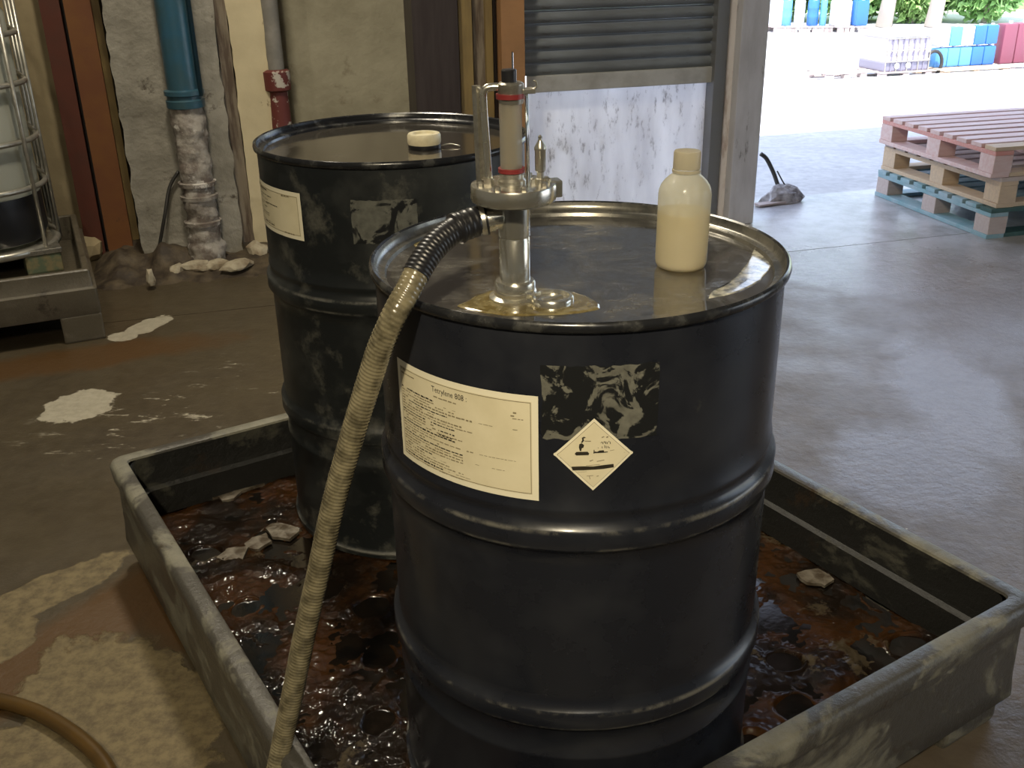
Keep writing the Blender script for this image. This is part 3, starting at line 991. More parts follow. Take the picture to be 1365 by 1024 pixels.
def paper_label(parent, th0, th1, z0, z1, body_r, seed, title, lines):
    rnd = random.Random(seed)
    w_ = R(th1 - th0) * RB
    h_ = z1 - z0
    thc, zc = (th0 + th1) / 2, (z0 + z1) / 2
    lab = obj('paper_label', bend(grid_sheet(w_, h_), thc, zc, body_r + .0008), 'label_edge', parent, smooth=True)
    bm = grid_sheet(w_ - .016, h_ - .016)
    obj('label_field', bend(bm, thc, zc, body_r + .0011), 'label', lab, smooth=True)
    bm = bmesh.new()
    a, b = w_ / 2 - .009, h_ / 2 - .009
    t_ = .0009
    quad(bm, -a, a, b - t_, b, 24)
    quad(bm, -a, a, -b, -b + t_, 24)
    quad(bm, -a, -a + t_, -b, b)
    quad(bm, a - t_, a, -b, b)
    obj('border_line', bend(bm, thc, zc, body_r + .0014), 'ink_pale', lab)
    ink = bmesh.new()
    pale_ = bmesh.new()
    def dashes(bm, y, x0, x1, hh, dens):
        x = x0
        while x < x1:
            L = rnd.uniform(.002, .008)
            if rnd.random() < dens:
                quad(bm, x, min(x + L, x1), y - hh * rnd.uniform(.3, .6), y + hh * rnd.uniform(.3, .6))
            x += L + rnd.uniform(.0006, .0022)
    for (fy, f0, f1, hh, kind, dens) in lines:
        y = h_ / 2 - fy * h_
        dashes(ink if kind == 'i' else pale_, y, -w_ / 2 + f0 * w_, -w_ / 2 + f1 * w_, hh, dens)
    if title:
        join(ink, text_bm(title, .0115, -w_ * .16, h_ / 2 - .155 * h_, .82))
    obj('print', bend(ink, thc, zc, body_r + .0015), 'ink', lab, kind='stuff')
    obj('fine_print', bend(pale_, thc, zc, body_r + .0014), 'ink_pale', lab, kind='stuff')
    return lab
LA = [(.07, .05, .1, .004, 'p', 1), (.115, .05, .19, .0022, 'p', .9), (.20, .32, .52, .002, 'p', .9), (.175, .83, .92, .0022, 'p', .8), (.205, .85, .93, .0018, 'p', .7), (.23, .86, .92, .0014, 'p', .7)]
rnd_ = random.Random(3)
for k_ in range(26):
    fy = .25 + k_ * .0275
    e = rnd_.choice([.25, .35, .45, .55, .62, .5, .4])
    LA.append((fy, .05, e, .0016 if k_ % 3 else .0022, 'i' if k_ % 4 == 0 else 'p', .92 if k_ % 5 else .7))
    if rnd_.random() < .4:
        LA.append((fy, e + .04, min(.93, e + rnd_.uniform(.1, .3)), .0008, 'p', .6))
LA += [(.52, .37, .5, .0022, 'i', .9), (.56, .38, .48, .002, 'i', .9)]
paper_label(dA, -149.6, -103.2, .767 - ZF, .9115 - ZF, RB, 1, 'Tetrylene 808 :', LA)
LB = [(.08, .1, .25, .003, 'p', .9), (.13, .12, .45, .003, 'i', .9), (.17, .12, .35, .002, 'p', .9), (.12, .74, .86, .003, 'p', 1)]
for k_ in range(16):
    fy = .25 + k_ * .043
    LB.append((fy, .1, rnd_.choice([.2, .3, .45, .55]), .0015, 'p' if k_ % 3 else 'i', .8))
LB += [(.40, .4, .65, .0018, 'i', .8), (.84, .3, .55, .002, 'i', .8), (.9, .74, .88, .003, 'p', .8)]
def th_of(px, py, c):
    d = ray(px, py)
    a = d.x ** 2 + d.y ** 2
    b = -(d.x * c.x + d.y * c.y)
    cc = c.x ** 2 + c.y ** 2 - RB ** 2
    t_ = (-b - math.sqrt(max(b * b - a * cc, 0))) / a
    return math.degrees(math.atan2(d.y * t_ - c.y, d.x * t_ - c.x)), ZC + d.z * t_
paper_label(dB, -170, -124.4, .861 - ZF, .958 - ZF + .0, RB, 2, '', LB)
# torn label residue
def patch(parent, th0, th1, z0, z1, mat, name='torn_label'):
    w_ = R(th1 - th0) * RB
    bm = grid_sheet(w_, z1 - z0, 20, 8)
    for v in bm.verts:
        if abs(abs(v.co.x) - w_ / 2) < 1e-5 or abs(abs(v.co.y) - (z1 - z0) / 2) < 1e-5:
            v.co += Vector((noise.noise(v.co * 120), noise.noise(v.co * 130 + Vector((5, 5, 5))), 0)) * .0025
    o = obj(name, bend(bm, (th0 + th1) / 2, (z0 + z1) / 2, RB + .0005), mat, parent, smooth=True)
    o['label'] = 'grey scraped residue of a torn off label'
patch(dA, -102.4, -73.9, .855 - ZF, .9525 - ZF, 'residue')
patch(dB, -101.5, -75.6, .867 - ZF, .953 - ZF, 'residue2')
# corrosive diamond
def dia_pt(X, Y):
    return ((X - 520) / 480 * .0487, -(Y - 510) / 455 * .0497)
def poly(bm, pts):
    bm.faces.new([bm.verts.new((*dia_pt(*p), 0)) for p in pts])
def diamond(a, b, r_=.0010):
    bm = bmesh.new()
    n = 16
    prev = None
    for i in range(-n, n + 1):
        x = a * i / n
        y = max(b * (1 - abs(i) / n), r_)
        if i == -n or i == n:
            y = r_
        pr = (bm.verts.new((x, -y, 0)), bm.verts.new((x, y, 0)))
        if prev:
            bm.faces.new((prev[0], pr[0], pr[1], prev[1]))
        prev = pr
    return bm
TD, ZD = -89.7, .8350 - ZF
dg_ = obj('hazard_diamond', bend(diamond(.0487, .0497), TD, ZD, RB + .0012), 'label_edge', dA, smooth=True)
dg_['label'] = 'white diamond hazard label with corrosive symbol'
obj('diamond_line', bend(diamond(.0443, .0452, .0008), TD, ZD, RB + .0015), 'ink_pale', dg_)
obj('diamond_field', bend(diamond(.0436, .0445, .0006), TD, ZD, RB + .0018), 'label', dg_)
bm = bmesh.new()
def rr_poly(x0, x1, y0, y1):
    r_ = (y1 - y0) * .45
    poly(bm, [(x0 + r_, y0), (x1 - r_, y0 - 3), (x1, y0 + r_), (x1 - r_ * .4, y1 - 6), (x0 + r_, y1), (x0, y1 - r_)])
rr_poly(293, 468, 466, 512)
poly(bm, [(348, 370), (375, 355), (405, 380), (398, 410), (378, 420), (370, 458), (354, 452), (343, 410)])
poly(bm, [(375, 290), (400, 275), (425, 285), (398, 300), (405, 325), (385, 350), (365, 350), (382, 320)])
poly(bm, [(517, 490), (520, 440), (529, 442), (534, 484)])
poly(bm, [(534, 484), (534, 462), (560, 468), (590, 452), (640, 450), (652, 482)])
poly(bm, [(652, 482), (650, 468), (690, 468), (690, 478)])
poly(bm, [(255, 655), (400, 648), (520, 652), (520, 694), (400, 700), (272, 702)])
poly(bm, [(520, 652), (640, 638), (762, 630), (768, 674), (640, 688), (520, 694)])
for X, Y, h_ in ((612, 340, 22), (628, 345, 30), (645, 335, 26), (662, 340, 34), (680, 345, 30), (700, 335, 22), (716, 345, 34), (620, 400, 26), (650, 385, 40), (668, 395, 34), (690, 400, 26), (705, 410, 20), (572, 412, 12), (600, 355, 8)):
    poly(bm, [(X - 4, Y), (X + 4, Y + 3), (X + 6, Y + h_), (X - 3, Y + h_ - 4)])
obj('corrosive_symbol', bend(bm, TD, ZD, RB + .0021), 'ink', dg_, kind='stuff')
bm = bmesh.new()
for pts in ([(410, 325), (485, 328), (485, 340), (410, 335)], [(610, 285), (640, 275), (645, 285), (615, 297)], [(665, 285), (690, 275), (695, 290), (670, 300)], [(120, 550), (900, 494), (900, 497), (120, 554)],
            [(470, 580), (515, 565), (515, 573), (480, 590)], [(560, 585), (650, 570), (650, 580), (560, 594)], [(715, 458), (768, 450), (768, 456), (715, 464)], [(430, 640), (600, 625), (600, 630), (430, 646)],
            [(440, 770), (520, 766), (520, 772), (440, 777)], [(560, 775), (585, 770), (585, 780), (562, 784)], [(330, 720), (440, 716), (440, 720), (330, 724)], [(470, 778), (476, 778), (486, 815), (478, 815)]):
    poly(bm, pts)
obj('faded_text', bend(bm, TD, ZD, RB + .0020), 'ink_pale', dg_, kind='stuff')

# lid fittings ---------------------------------------------------------------
def local(p, o):
    return (p[0] - o.location.x, p[1] - o.location.y, p[2] - o.location.z)
ZL = 1.0086 - .0222                                        # lid plane of the front drum
bg_ = fl(736, 404, ZL)
bm = bmesh.new()
c0 = (bg_.x - AX.x, bg_.y - AX.y, ZL - ZF)
lathe(bm, [(.0275, 0), (.0275, .008), (.0255, .0105), (.0225, .0105), (.0215, .006), (.001, .0055)], c0, 48)
o_ = obj('bung', bm, 'silver', dA, smooth=True, auto=40)
o_['label'] = 'round metal bung standing in amber spill'
bm = bmesh.new()
box(bm, (c0[0], c0[1], c0[2] + .007), (.03, .006, .003), .5, .001)
obj('bung_slot', bm, 'steel_dull', o_)
# rear drum ivory cap and wire seal
cb = fl(566, 197, 1.0274 - .0222)
c1 = (cb.x - BX.x, cb.y - BX.y, HB - .0222)
bm = bmesh.new()
lathe(bm, [(.034, 0), (.035, .004), (.034, .010)], c1, 40)
obj('bung', bm, 'black', dB, smooth=True)
bm = bmesh.new()
pr = [(.0345, .009), (.0355, .014), (.0355, .027), (.033, .031), (.024, .031), (.0225, .026), (.008, .0255), (.001, .0255)]
lathe(bm, pr, c1, 48)
o_ = obj('bung_cap', bm, 'cap_white', dB, smooth=True, auto=35)
o_['label'] = 'ivory plastic screw cap'
bm = tube(bmesh.new(), catmull([(c1[0] + .036, c1[1], c1[2] + .004), (c1[0] + .055, c1[1] + .006, c1[2] + .006), (c1[0] + .075, c1[1] - .004, c1[2] + .003)], 5), .0015, 6)
obj('wire_seal', bm, 'steel_dull', dB, smooth=True)

# spills and a painted reflection of the outdoors on the front lid
def blob(name, pts, z, mat, label, amp=.004, h=.0016):
    P = [fl(x, y, z) for x, y in pts]
    P = [p for p in catmull(P + [P[0]], 6)][:-1]
    cx = sum(p.x for p in P) / len(P)
    cy = sum(p.y for p in P) / len(P)
    bm = bmesh.new()
    rings = []
    for f_, hh in ((1, 0), (.975, h * .8), (.93, h), (.5, h)):
        rings.append([bm.verts.new(((p.x - cx) * f_, (p.y - cy) * f_, hh)) for p in P])
    for i, v in enumerate(rings[0]):
        d = amp * noise.noise(Vector((v.co.x * 60, v.co.y * 60, 3)))
        for r_ in rings[:3]:
            r_[i].co += Vector((v.co.x, v.co.y, 0)).normalized() * d
    for a, b in zip(rings, rings[1:]):
        for k in range(len(P)):
            bm.faces.new((a[k], a[(k + 1) % len(P)], b[(k + 1) % len(P)], b[k]))
    bm.faces.new(rings[-1])
    o = obj(name, bm, mat, loc=(cx, cy, z), smooth=True)
    return tag(o, label, 'spill', kind='stuff')
blob('amber_spill', [(610, 408), (630, 397), (655, 388), (690, 384), (730, 385), (765, 390), (792, 401), (800, 411), (775, 417), (735, 420), (690, 421), (650, 418), (622, 413)], ZL, 'amber', 'amber liquid spilled around the pump foot and metal bung')
blob('amber_spill', [(548, 325), (560, 313), (585, 303), (612, 297), (615, 301), (590, 310), (570, 320), (556, 329)], ZL, 'amber', 'small amber puddle beyond the hose at the left edge of the front lid', .002)
blob('speckled_reflection', [(945, 398), (975, 392), (1000, 382), (1018, 368), (1030, 350), (1026, 338), (1008, 330), (1000, 345), (985, 365), (965, 382), (948, 390)], ZL, 'lid_reflection', 'speckled pale reflection of the outdoors painted on the front lid right of the bottle', .004, .0008)

# ------------------------------------------------------------------ PUMP
pc = fl(687, 398, ZL)
pump = thing('drum_pump', 'silver metal drum pump with sight tube standing on front drum', 'pump', (pc.x, pc.y, ZL))
def pz(z):
    return z - ZL
def part(name, prof, mat, c=(0, 0), seg=40, par=None, auto=35):
    return obj(name, lathe(bmesh.new(), [(r_, pz(z)) for r_, z in prof], (c[0], c[1], 0), seg), mat, par or pump, smooth=True, auto=auto)
part('base_collar', [(.034, .9875), (.034, .991), (.030, .993), (.0275, .994), (.0275, .9985), (.0262, 1.0), (.0262, 1.009), (.0245, 1.012), (.0195, 1.0125)], 'silver')
part('column', [(.0195, 1.008), (.0195, 1.067), (.0188, 1.068), (.0188, 1.070), (.0200, 1.071), (.0200, 1.108), (.0225, 1.110), (.0225, 1.114)], 'silver')
part('flange', [(.001, 1.114), (.046, 1.114), (.0525, 1.117), (.0535, 1.120), (.0535, 1.134), (.0525, 1.1365), (.049, 1.137), (.001, 1.137)], 'silver', seg=64)
obj('flange_lug', bx((.050, .012, pz(1.1275)), (.018, .022, .021), R(14), .002), 'silver', pump)
bs_ = lathe(bmesh.new(), [(.0045, 0), (.0045, .0035), (.003, .0048), (.0005, .005)], seg=6)
b0 = obj('bolt', bs_, 'steel_dull', pump)
for k_ in range(8):
    a_ = 2 * PI * k_ / 8 + .3
    o_ = b0 if k_ == 0 else b0.copy()
    if k_:
        COL.objects.link(o_)
    o_.location = (.0425 * math.cos(a_), .0425 * math.sin(a_), pz(1.137))
part('outlet_boss', [(.0135, 1.137), (.0175, 1.137), (.0175, 1.141), (.015, 1.144), (.015, 1.150), (.001, 1.150)], 'steel_dull', (-.002, 0))
part('lower_seal', [(.012, 1.1505), (.0165, 1.151), (.0165, 1.156), (.012, 1.1565)], 'red', (-.002, 0))
part('sight_tube', [(.0135, 1.154), (.0138, 1.158), (.0138, 1.235), (.0135, 1.240)], 'tube_glass', (-.002, 0))
part('inner_rod', [(.009, 1.150), (.009, 1.240)], 'brass', (-.0035, 0))
part('upper_seal', [(.0125, 1.238), (.0172, 1.239), (.0172, 1.2445), (.0125, 1.245)], 'red', (-.002, 0))
part('head', [(.0145, 1.233), (.0152, 1.236), (.0152, 1.251), (.0158, 1.252), (.0158, 1.256), (.013, 1.258), (.010, 1.258), (.001, 1.258)], 'steel_dull', (-.001, 0))
part('head_cap', [(.009, 1.258), (.0092, 1.271), (.008, 1.2725), (.001, 1.2725)], 'black', (-.003, 0))
part('pin', [(.0012, 1.270), (.0012, 1.291), (.0004, 1.292)], 'chrome', (.0015, 0), seg=8)
# side bar with elbow
bm = bmesh.new()
sb = catmull([(-.030, 0, pz(1.137)), (-.0325, 0, pz(1.19)), (-.0345, 0, pz(1.235)), (-.0335, 0, pz(1.2475)), (-.027, 0, pz(1.252)), (-.014, 0, pz(1.2525))], 6)
tube(bm, sb, .0048, 12)
obj('bypass_tube', bm, 'silver', pump, smooth=True)
bm = bmesh.new()
tube(bm, [(-.0405, .004, pz(1.137)), (-.0425, .004, pz(1.254))], .0052, 4)
obj('flat_bar', bm, 'steel_dull', pump)
part('foot_nut', [(.0085, 1.137), (.0085, 1.1425), (.006, 1.144), (.001, 1.144)], 'steel_dull', (-.032, 0), 6)
for x_, y_ in ((.0195, .012), (.0175, -.004)):
    obj('guide_rod', tube(bmesh.new(), [(x_, y_, pz(1.137)), (x_ - .001, y_, pz(1.246))], .0015, 8), 'chrome', pump, smooth=True)
obj('bracket', bx((.019, .004, pz(1.247)), (.016, .018, .006), .2, .001), 'steel_dull', pump)
obj('bracket_hook', tube(bmesh.new(), catmull([(.022, 0, pz(1.249)), (.029, 0, pz(1.251)), (.0295, 0, pz(1.257)), (.026, 0, pz(1.259))], 4), .0014, 6), 'steel_dull', pump, smooth=True)
# small valve on the flange
vx = (.0335, .0)
part('valve', [(.0075, 1.137), (.0075, 1.142), (.0045, 1.143), (.0045, 1.150), (.0066, 1.152), (.0068, 1.176), (.0075, 1.177), (.0075, 1.180), (.0035, 1.187), (.0022, 1.190), (.0028, 1.193), (.001, 1.195)], 'steel_dull', vx, 16)
for dx in (-.009, .009):
    obj('valve_nut', lathe(bmesh.new(), [(.004, 0), (.004, .006), (.001, .007)], (vx[0] + dx, -.004, pz(1.137)), 6), 'silver', pump)
# side outlet
h0 = Vector((-.0215, -.002, pz(1.0945)))
d0 = Vector((-1, -.12, -.14)).normalized()
bm = bmesh.new()
pts = [Vector((-.008, 0, pz(1.096))), h0, h0 + d0 * .004, h0 + d0 * .0042, h0 + d0 * .018, h0 + d0 * .0182]
rs = [.0145, .0145, .0145, .0165, .0165, .014]
tube(bm, pts, lambda i: rs[i], 28)
obj('outlet', bm, 'silver', pump, smooth=True, auto=40)

# ------------------------------------------------------------------ HOSE
start = Vector((pc.x, pc.y, ZL)) + h0 + d0 * .012
hp = [start, start + d0 * .012, aty(632, 296, 1.237), aty(607, 306, 1.222), aty(582, 325, 1.203), aty(562, 352, 1.182), aty(545, 385, 1.162), aty(530, 412, 1.150),
      aty(518, 437, 1.148), aty(505, 468, 1.152), aty(494, 502, 1.158), aty(482, 540, 1.163), aty(470, 580, 1.168), aty(445, 670, 1.175), aty(425, 760, 1.180), aty(405, 850, 1.184), aty(389, 930, 1.188),
      aty(378, 982, 1.190), aty(371, 1016, 1.180), aty(364, 1045, 1.165), aty(352, 1085, 1.15)]
lastp = hp[-1]
hp += [Vector((lastp.x - .03, lastp.y - .04, lastp.z - .06)), Vector((lastp.x - .08, lastp.y - .09, .019)), Vector((lastp.x - .2, lastp.y - .25, .018)), Vector((lastp.x - .3, lastp.y - .5, .018))]
curve = resample(catmull(hp, 14), .0011)
HR = .0160
hose = thing('suction_hose', 'long ribbed beige hose from pump outlet down over the tray rim', 'hose', (start.x, start.y, start.z))
curve_l = [p - start for p in curve]
NS = int(.128 / .0011)
def rib_r(base, amp, per):
    def f_(i):
        s_ = i * .0011
        return lambda k: base + amp * math.cos(2 * PI * (s_ / per) + 2 * PI * k / 22 * 1)
    return f_
bm = bmesh.new()
tube(bm, curve_l[NS - 6:], rib_r(HR, .00038, .0055), 22)
obj('hose_body', bm, 'hose', hose, smooth=True)
bm = bmesh.new()
def sleeve_r(i):
    s_ = i * .0011
    base = .0185 if s_ < .046 else .0168
    bump_ = .0007 * (1 if (s_ % .009) < .003 and s_ < .046 else 0)
    rip = .0004 * math.cos(2 * PI * s_ / .0055) if s_ > .05 else 0
    if .040 < s_ < .046:
        bump_ = .0018
    return base + bump_ + rip
tube(bm, curve_l[:NS], sleeve_r, 28)
o_ = obj('black_sleeve', bm, 'black', hose, smooth=True)
o_['label'] = 'black rubber sleeve wrapped over the hose end'
bm = bmesh.new()
tube(bm, curve_l[1:11], .0190, 28)
obj('hose_clamp', bm, 'steel_dull', hose, smooth=True, auto=40)
print('hose length', len(curve) * .0014)

# ------------------------------------------------------------------ BOTTLE
bc = fl(907, 355, ZL)
BR = .0360
bt = thing('plastic_bottle', 'translucent plastic bottle of pale yellow liquid standing on front drum', 'bottle', (bc.x, bc.y, ZL + .0002))
bt.rotation_euler = (0, R(.6), 0)
prof = [(.001, .002), (.022, .0015), (.029, .0), (.033, .002), (.0352, .006), (BR, .012), (BR, .085), (BR + .0002, .104), (.0352, .111), (.033, .117), (.029, .123), (.0235, .1285), (.019, .132), (.0168, .1345), (.0165, .139)]
prof = [(r_, z_ * .985) for r_, z_ in prof]
obj('bottle_body', lathe(bmesh.new(), prof, seg=64), 'bottle', bt, smooth=True)
liq = [(.001, .0035), (.022, .003), (.029, .002), (.0325, .004), (.0342, .0075), (.0350, .013), (.0350, .079), (.0345, .080), (.001, .080)]
o_ = obj('liquid', lathe(bmesh.new(), liq, seg=64), 'liquid', bt, smooth=True, auto=60)
capp = [(.0165, .1325), (.0192, .133), (.0192, .1365), (.0182, .137)]
obj('tamper_ring', lathe(bmesh.new(), capp, seg=48), 'bottle_cap', bt, smooth=True, auto=30)
bm = bmesh.new()
lathe(bm, [(.0180, .138), (.0182, .139), (.0180, .159), (.0172, .1615), (.012, .1622), (.001, .1622)], seg=96)
for v in bm.verts:
    r_ = math.hypot(v.co.x, v.co.y)
    if r_ > .0175 and .1385 < v.co.z < .160:
        a_ = math.atan2(v.co.y, v.co.x)
        k_ = 1 + .012 * (1 if int(round(a_ / (2 * PI / 96))) % 2 else -1)
        v.co.x *= k_
        v.co.y *= k_
obj('cap', bm, 'bottle_cap', bt, smooth=True, auto=60)

# ------------------------------------------------------------------ FLOOR HOSE bottom left
hp = [(-1.30, 1.62, .016), (-1.117, 1.640, .016), (-1.048, 1.622, .016), (-.994, 1.603, .016), (-.94, 1.577, .016), (-.86, 1.523, .016), (-.795, 1.467, .016), (-.75, 1.412, .016), (-.71, 1.34, .016), (-.68, 1.2, .016), (-.66, 1.0, .016)]
t = obj('floor_hose', tube(bmesh.new(), catmull(hp, 8), .0155, 16), 'hose_floor', smooth=True)
tag(t, 'amber brown rubber hose curving over the floor at bottom left', 'hose')

# ------------------------------------------------------------------ LEFT: second spill tray with IBC tank
u2 = Vector((math.cos(R(24)), math.sin(R(24)), 0))
v2 = Vector((-u2.y, u2.x, 0))
cn = Vector((-1.574, 3.701, 0))
w2_, l2_ = 1.3, .98
c2_ = cn - u2 * w2_ / 2 + v2 * l2_ / 2
t2 = thing('containment_base', 'brown grey stepped containment base under the caged tank', 'containment base', c2_, R(24))
bm = bmesh.new()
rings = loft(bm, w2_, l2_, [(.05, .105, .01), (.006, .105, .012), (.004, .11, .012), (.004, .205, .012), (.004, .206, .012), (.014, .212, .012), (.016, .216, .01), (.018, .275, .01), (.022, .28, .01), (.040, .28, .01), (.044, .276, .01), (.046, .17, .01)], 3)
bm.faces.new(rings[-1])
obj('basin', bm, 'tray2', t2, smooth=True, auto=30)
obj('underside', bx((0, 0, .1), (w2_ - .1, l2_ - .1, .02)), 'tray2', t2)
f0 = obj('foot', bx((0, 0, .055), (.15, .16, .11), bev=.008), 'tray2', t2)
first = True
for ix in (-1, 0, 1):
    for iy in (-1, 1):
        o_ = f0 if first else f0.copy()
        if not first:
            COL.objects.link(o_)
        first = False
        o_.location = (ix * (w2_ / 2 - .08), iy * (l2_ / 2 - .085), 0)
# IBC
IR = R(30)
iu = Vector((math.cos(IR), math.sin(IR), 0))
iv = Vector((-iu.y, iu.x, 0))
ZI = .171
RC = .26
icn = fl(59, 335, .27) + iu * RC * .32
icn.z = ZI
IW, IL = 1.1, .80
ic = icn - iu * IW / 2 + iv * IL / 2
ibc = thing('caged_tank', 'white intermediate bulk tank in a metal tube cage at left edge', 'tank', (ic.x, ic.y, ZI), IR)
bm = bmesh.new()
rings = loft(bm, IW - .05, IL - .05, [(.06, .11, .15), (.02, .12, .2), (.0, .16, RC - .02), (.0, 1.0, RC - .02), (.03, 1.06, .2), (.09, 1.09, .15)], 8)
bm.faces.new(rings[-1])
bm.faces.new(list(reversed(rings[0])))
obj('tank_body', bm, 'ibc_tank', ibc, smooth=True, auto=50)
bm = bmesh.new()
rings = loft(bm, IW - .046, IL - .046, [(.06, .112, .15), (.02, .122, .2), (.0, .16, RC - .02), (.0, .31, RC - .02)], 8)
obj('dark_contents', bm, 'black', ibc, smooth=True, auto=50)['label'] = 'dark liquid level showing in the lower tank'
def ring_tube(z, r_=.011, inset=0):
    bm = bmesh.new()
    pts = [Vector((x, y, z)) for x, y in rrect(IW - 2 * inset, IL - 2 * inset, RC, 8)]
    pts.append(pts[0])
    return tube(bm, pts, r_, 10, cap=False)
zs = []
for px_, py_ in ((52, 250), (40, 189), (38, 113), (30, 46)):
    d = ray(px_, py_)
    tt = (icn.y + .03) / d.y
    zs.append(ZC + d.z * tt - ZI)
dz_ = zs[-1] - zs[-2]
zs += [zs[-1] + dz_, zs[-1] + 2 * dz_]
zs = [z_ for z_ in zs if z_ < 1.2]
for z_ in zs:
    obj('cage_rail', ring_tube(z_), 'cage', ibc, smooth=True)
obj('bottom_rail', ring_tube(.095, .017), 'cage', ibc, smooth=True)
vt = tube(bmesh.new(), [(0, 0, .09), (0, 0, zs[-1])], .009, 10)
v0 = obj('cage_upright', vt, 'cage', ibc, smooth=True)
sp = []
for sx in (-1, 1):
    for sy in (-1, 1):
        for a_ in (0, 45, 90):
            sp.append((sx * (IW / 2 - RC + (RC + .012) * math.sin(R(a_))), sy * (IL / 2 - RC + (RC + .012) * math.cos(R(a_)))))
for sy in (-1, 1):
    for x in (-.17, 0, .17):
        sp.append((x, sy * (IL / 2 + .012)))
for sx in (-1, 1):
    sp.append((sx * (IW / 2 + .012), 0))
for i, (x, y) in enumerate(sp):
    o_ = v0 if i == 0 else v0.copy()
    if i:
        COL.objects.link(o_)
    o_.location = (x, y, 0)
ft = bx((0, 0, .04), (.14, .14, .08), bev=.01)
f0 = obj('pallet_foot', ft, 'foot_green', ibc)
first = True
for ix in (-1, 0, 1):
    for iy in (-1, 0, 1):
        o_ = f0 if first else f0.copy()
        if not first:
            COL.objects.link(o_)
        first = False
        o_.location = (ix * (IW / 2 - .09), iy * (IL / 2 - .09), 0)
obj('pallet_deck', bx((0, 0, .092), (IW - .03, IL - .03, .022), bev=.004), 'steel_dull', ibc)

# ------------------------------------------------------------------ PALLETS at the doorway
def pallet(label, loc, rz, mats, W_=1.2, L_=.97, Hh=.148, group='stacked pallets at the doorway'):
    t_ = thing('pallet', label, 'pallet', loc, rz, group)
    m_deck, m_side, m_block, m_bottom, m_face = mats
    bt_, st_, blk = .020, .021, Hh - .020 - .021 - .021
    # bottom boards run along y (left, middle, right) plus two along x
    for x in (.05, W_ / 2, W_ - .05):
        obj('bottom_board', bx((x, L_ / 2, .0105), (.10 if x != W_ / 2 else .12, L_, .021), bev=.002, jit=.001), m_bottom, t_)
    for y in (.05, L_ - .05):
        obj('bottom_board', bx((W_ / 2, y, .0105), (W_ - .21, .09, .0205), bev=.002, jit=.001), m_face if y < .1 else m_bottom, t_)
    for i, x in enumerate((.055, W_ / 2, W_ - .055)):
        for y in (.055, L_ / 2, L_ - .055):
            obj('block', bx((x, y, .021 + blk / 2), (.10, .11, blk), bev=.003, jit=.001), m_face if (y < .1 and i > 0) else m_block, t_)
        obj('stringer_board', bx((x, L_ / 2, .021 + blk + st_ / 2), (.10, L_, st_), bev=.002, jit=.001), m_side, t_)
    nb = 9
    bw = L_ / (nb + (nb - 1) * .32)
    for k_ in range(nb):
        y = bw / 2 + k_ * bw * 1.32
        obj('deck_board', bx((W_ / 2, y, Hh - bt_ / 2), (W_ - random.uniform(0, .012), bw * random.uniform(.9, 1.02), bt_), random.uniform(-.003, .003), .002, .001), m_face if (k_ == 0 and m_face != m_block) else m_deck, t_)
    return t_
PA = R(13.8)
pn_ = fl(1314, 319)
PW = Vector((math.cos(PA), math.sin(PA), 0))
PV = Vector((-PW.y, PW.x, 0))
pallet('blue and dark green painted pallet, bottom of the stack', pn_, PA, ('wood_blue', 'wood_blue', 'wood_grey', 'wood_blue', 'wood_green'))
pallet('tan weathered pallet, middle of the stack of three', pn_ + Vector((.005, 0, .1485)) + PW * .03 + PV * .01, PA + R(.6), ('wood_grey', 'wood_tan', 'wood_tan', 'wood_tan', 'wood_tan'))
pallet('reddish weathered pallet, top of the stack', pn_ + Vector((0, 0, .297)) + PW * -.02 + PV * .015, PA - R(.8), ('wood_pink', 'wood_red', 'wood_pink', 'wood_pink', 'wood_tan'))

# cable and rag at the foot of the door post
cp = [aty(1014, 205, 5.75), aty(1022, 212, 5.75), aty(1031, 230, 5.72), aty(1037, 247, 5.68), aty(1043, 262, 5.64)]
cp[-1].z = max(cp[-1].z, .02)
t = thing('loose_cable', 'grey cable looping down behind the door post to the ground', 'cable', (cp[-1].x, cp[-1].y, 0))
rel = [p - t.location for p in catmull(cp, 6)]
obj('cable_run', tube(bmesh.new(), rel, .012, 8), 'cable', t, smooth=True)
c3_ = [aty(1036, 228, 5.7), aty(1046, 246, 5.66), aty(1062, 266, 5.62)]
c3_[-1].z = .015
obj('thin_wire', tube(bmesh.new(), [p - t.location for p in catmull(c3_, 6)], .004, 6), 'cable', t, smooth=True)
p = fl(1042, 268)
tag(rock('rag', (p.x, p.y, -.004), (.11, .07, .07), 'rag', .3, 8, 3), 'crumpled grey rag on the ground beside the door post', 'rag')
p = fl(1035, 272)
b_ = bx((0, 0, .008), (.26, .05, .016), bev=.003, jit=.003)
t = obj('wood_offcut', b_, 'wood_grey', loc=(p.x, p.y, 0))
t.rotation_euler = (0, 0, R(22))
tag(t, 'flat grey wood offcut in front of the crumpled rag', 'wood')

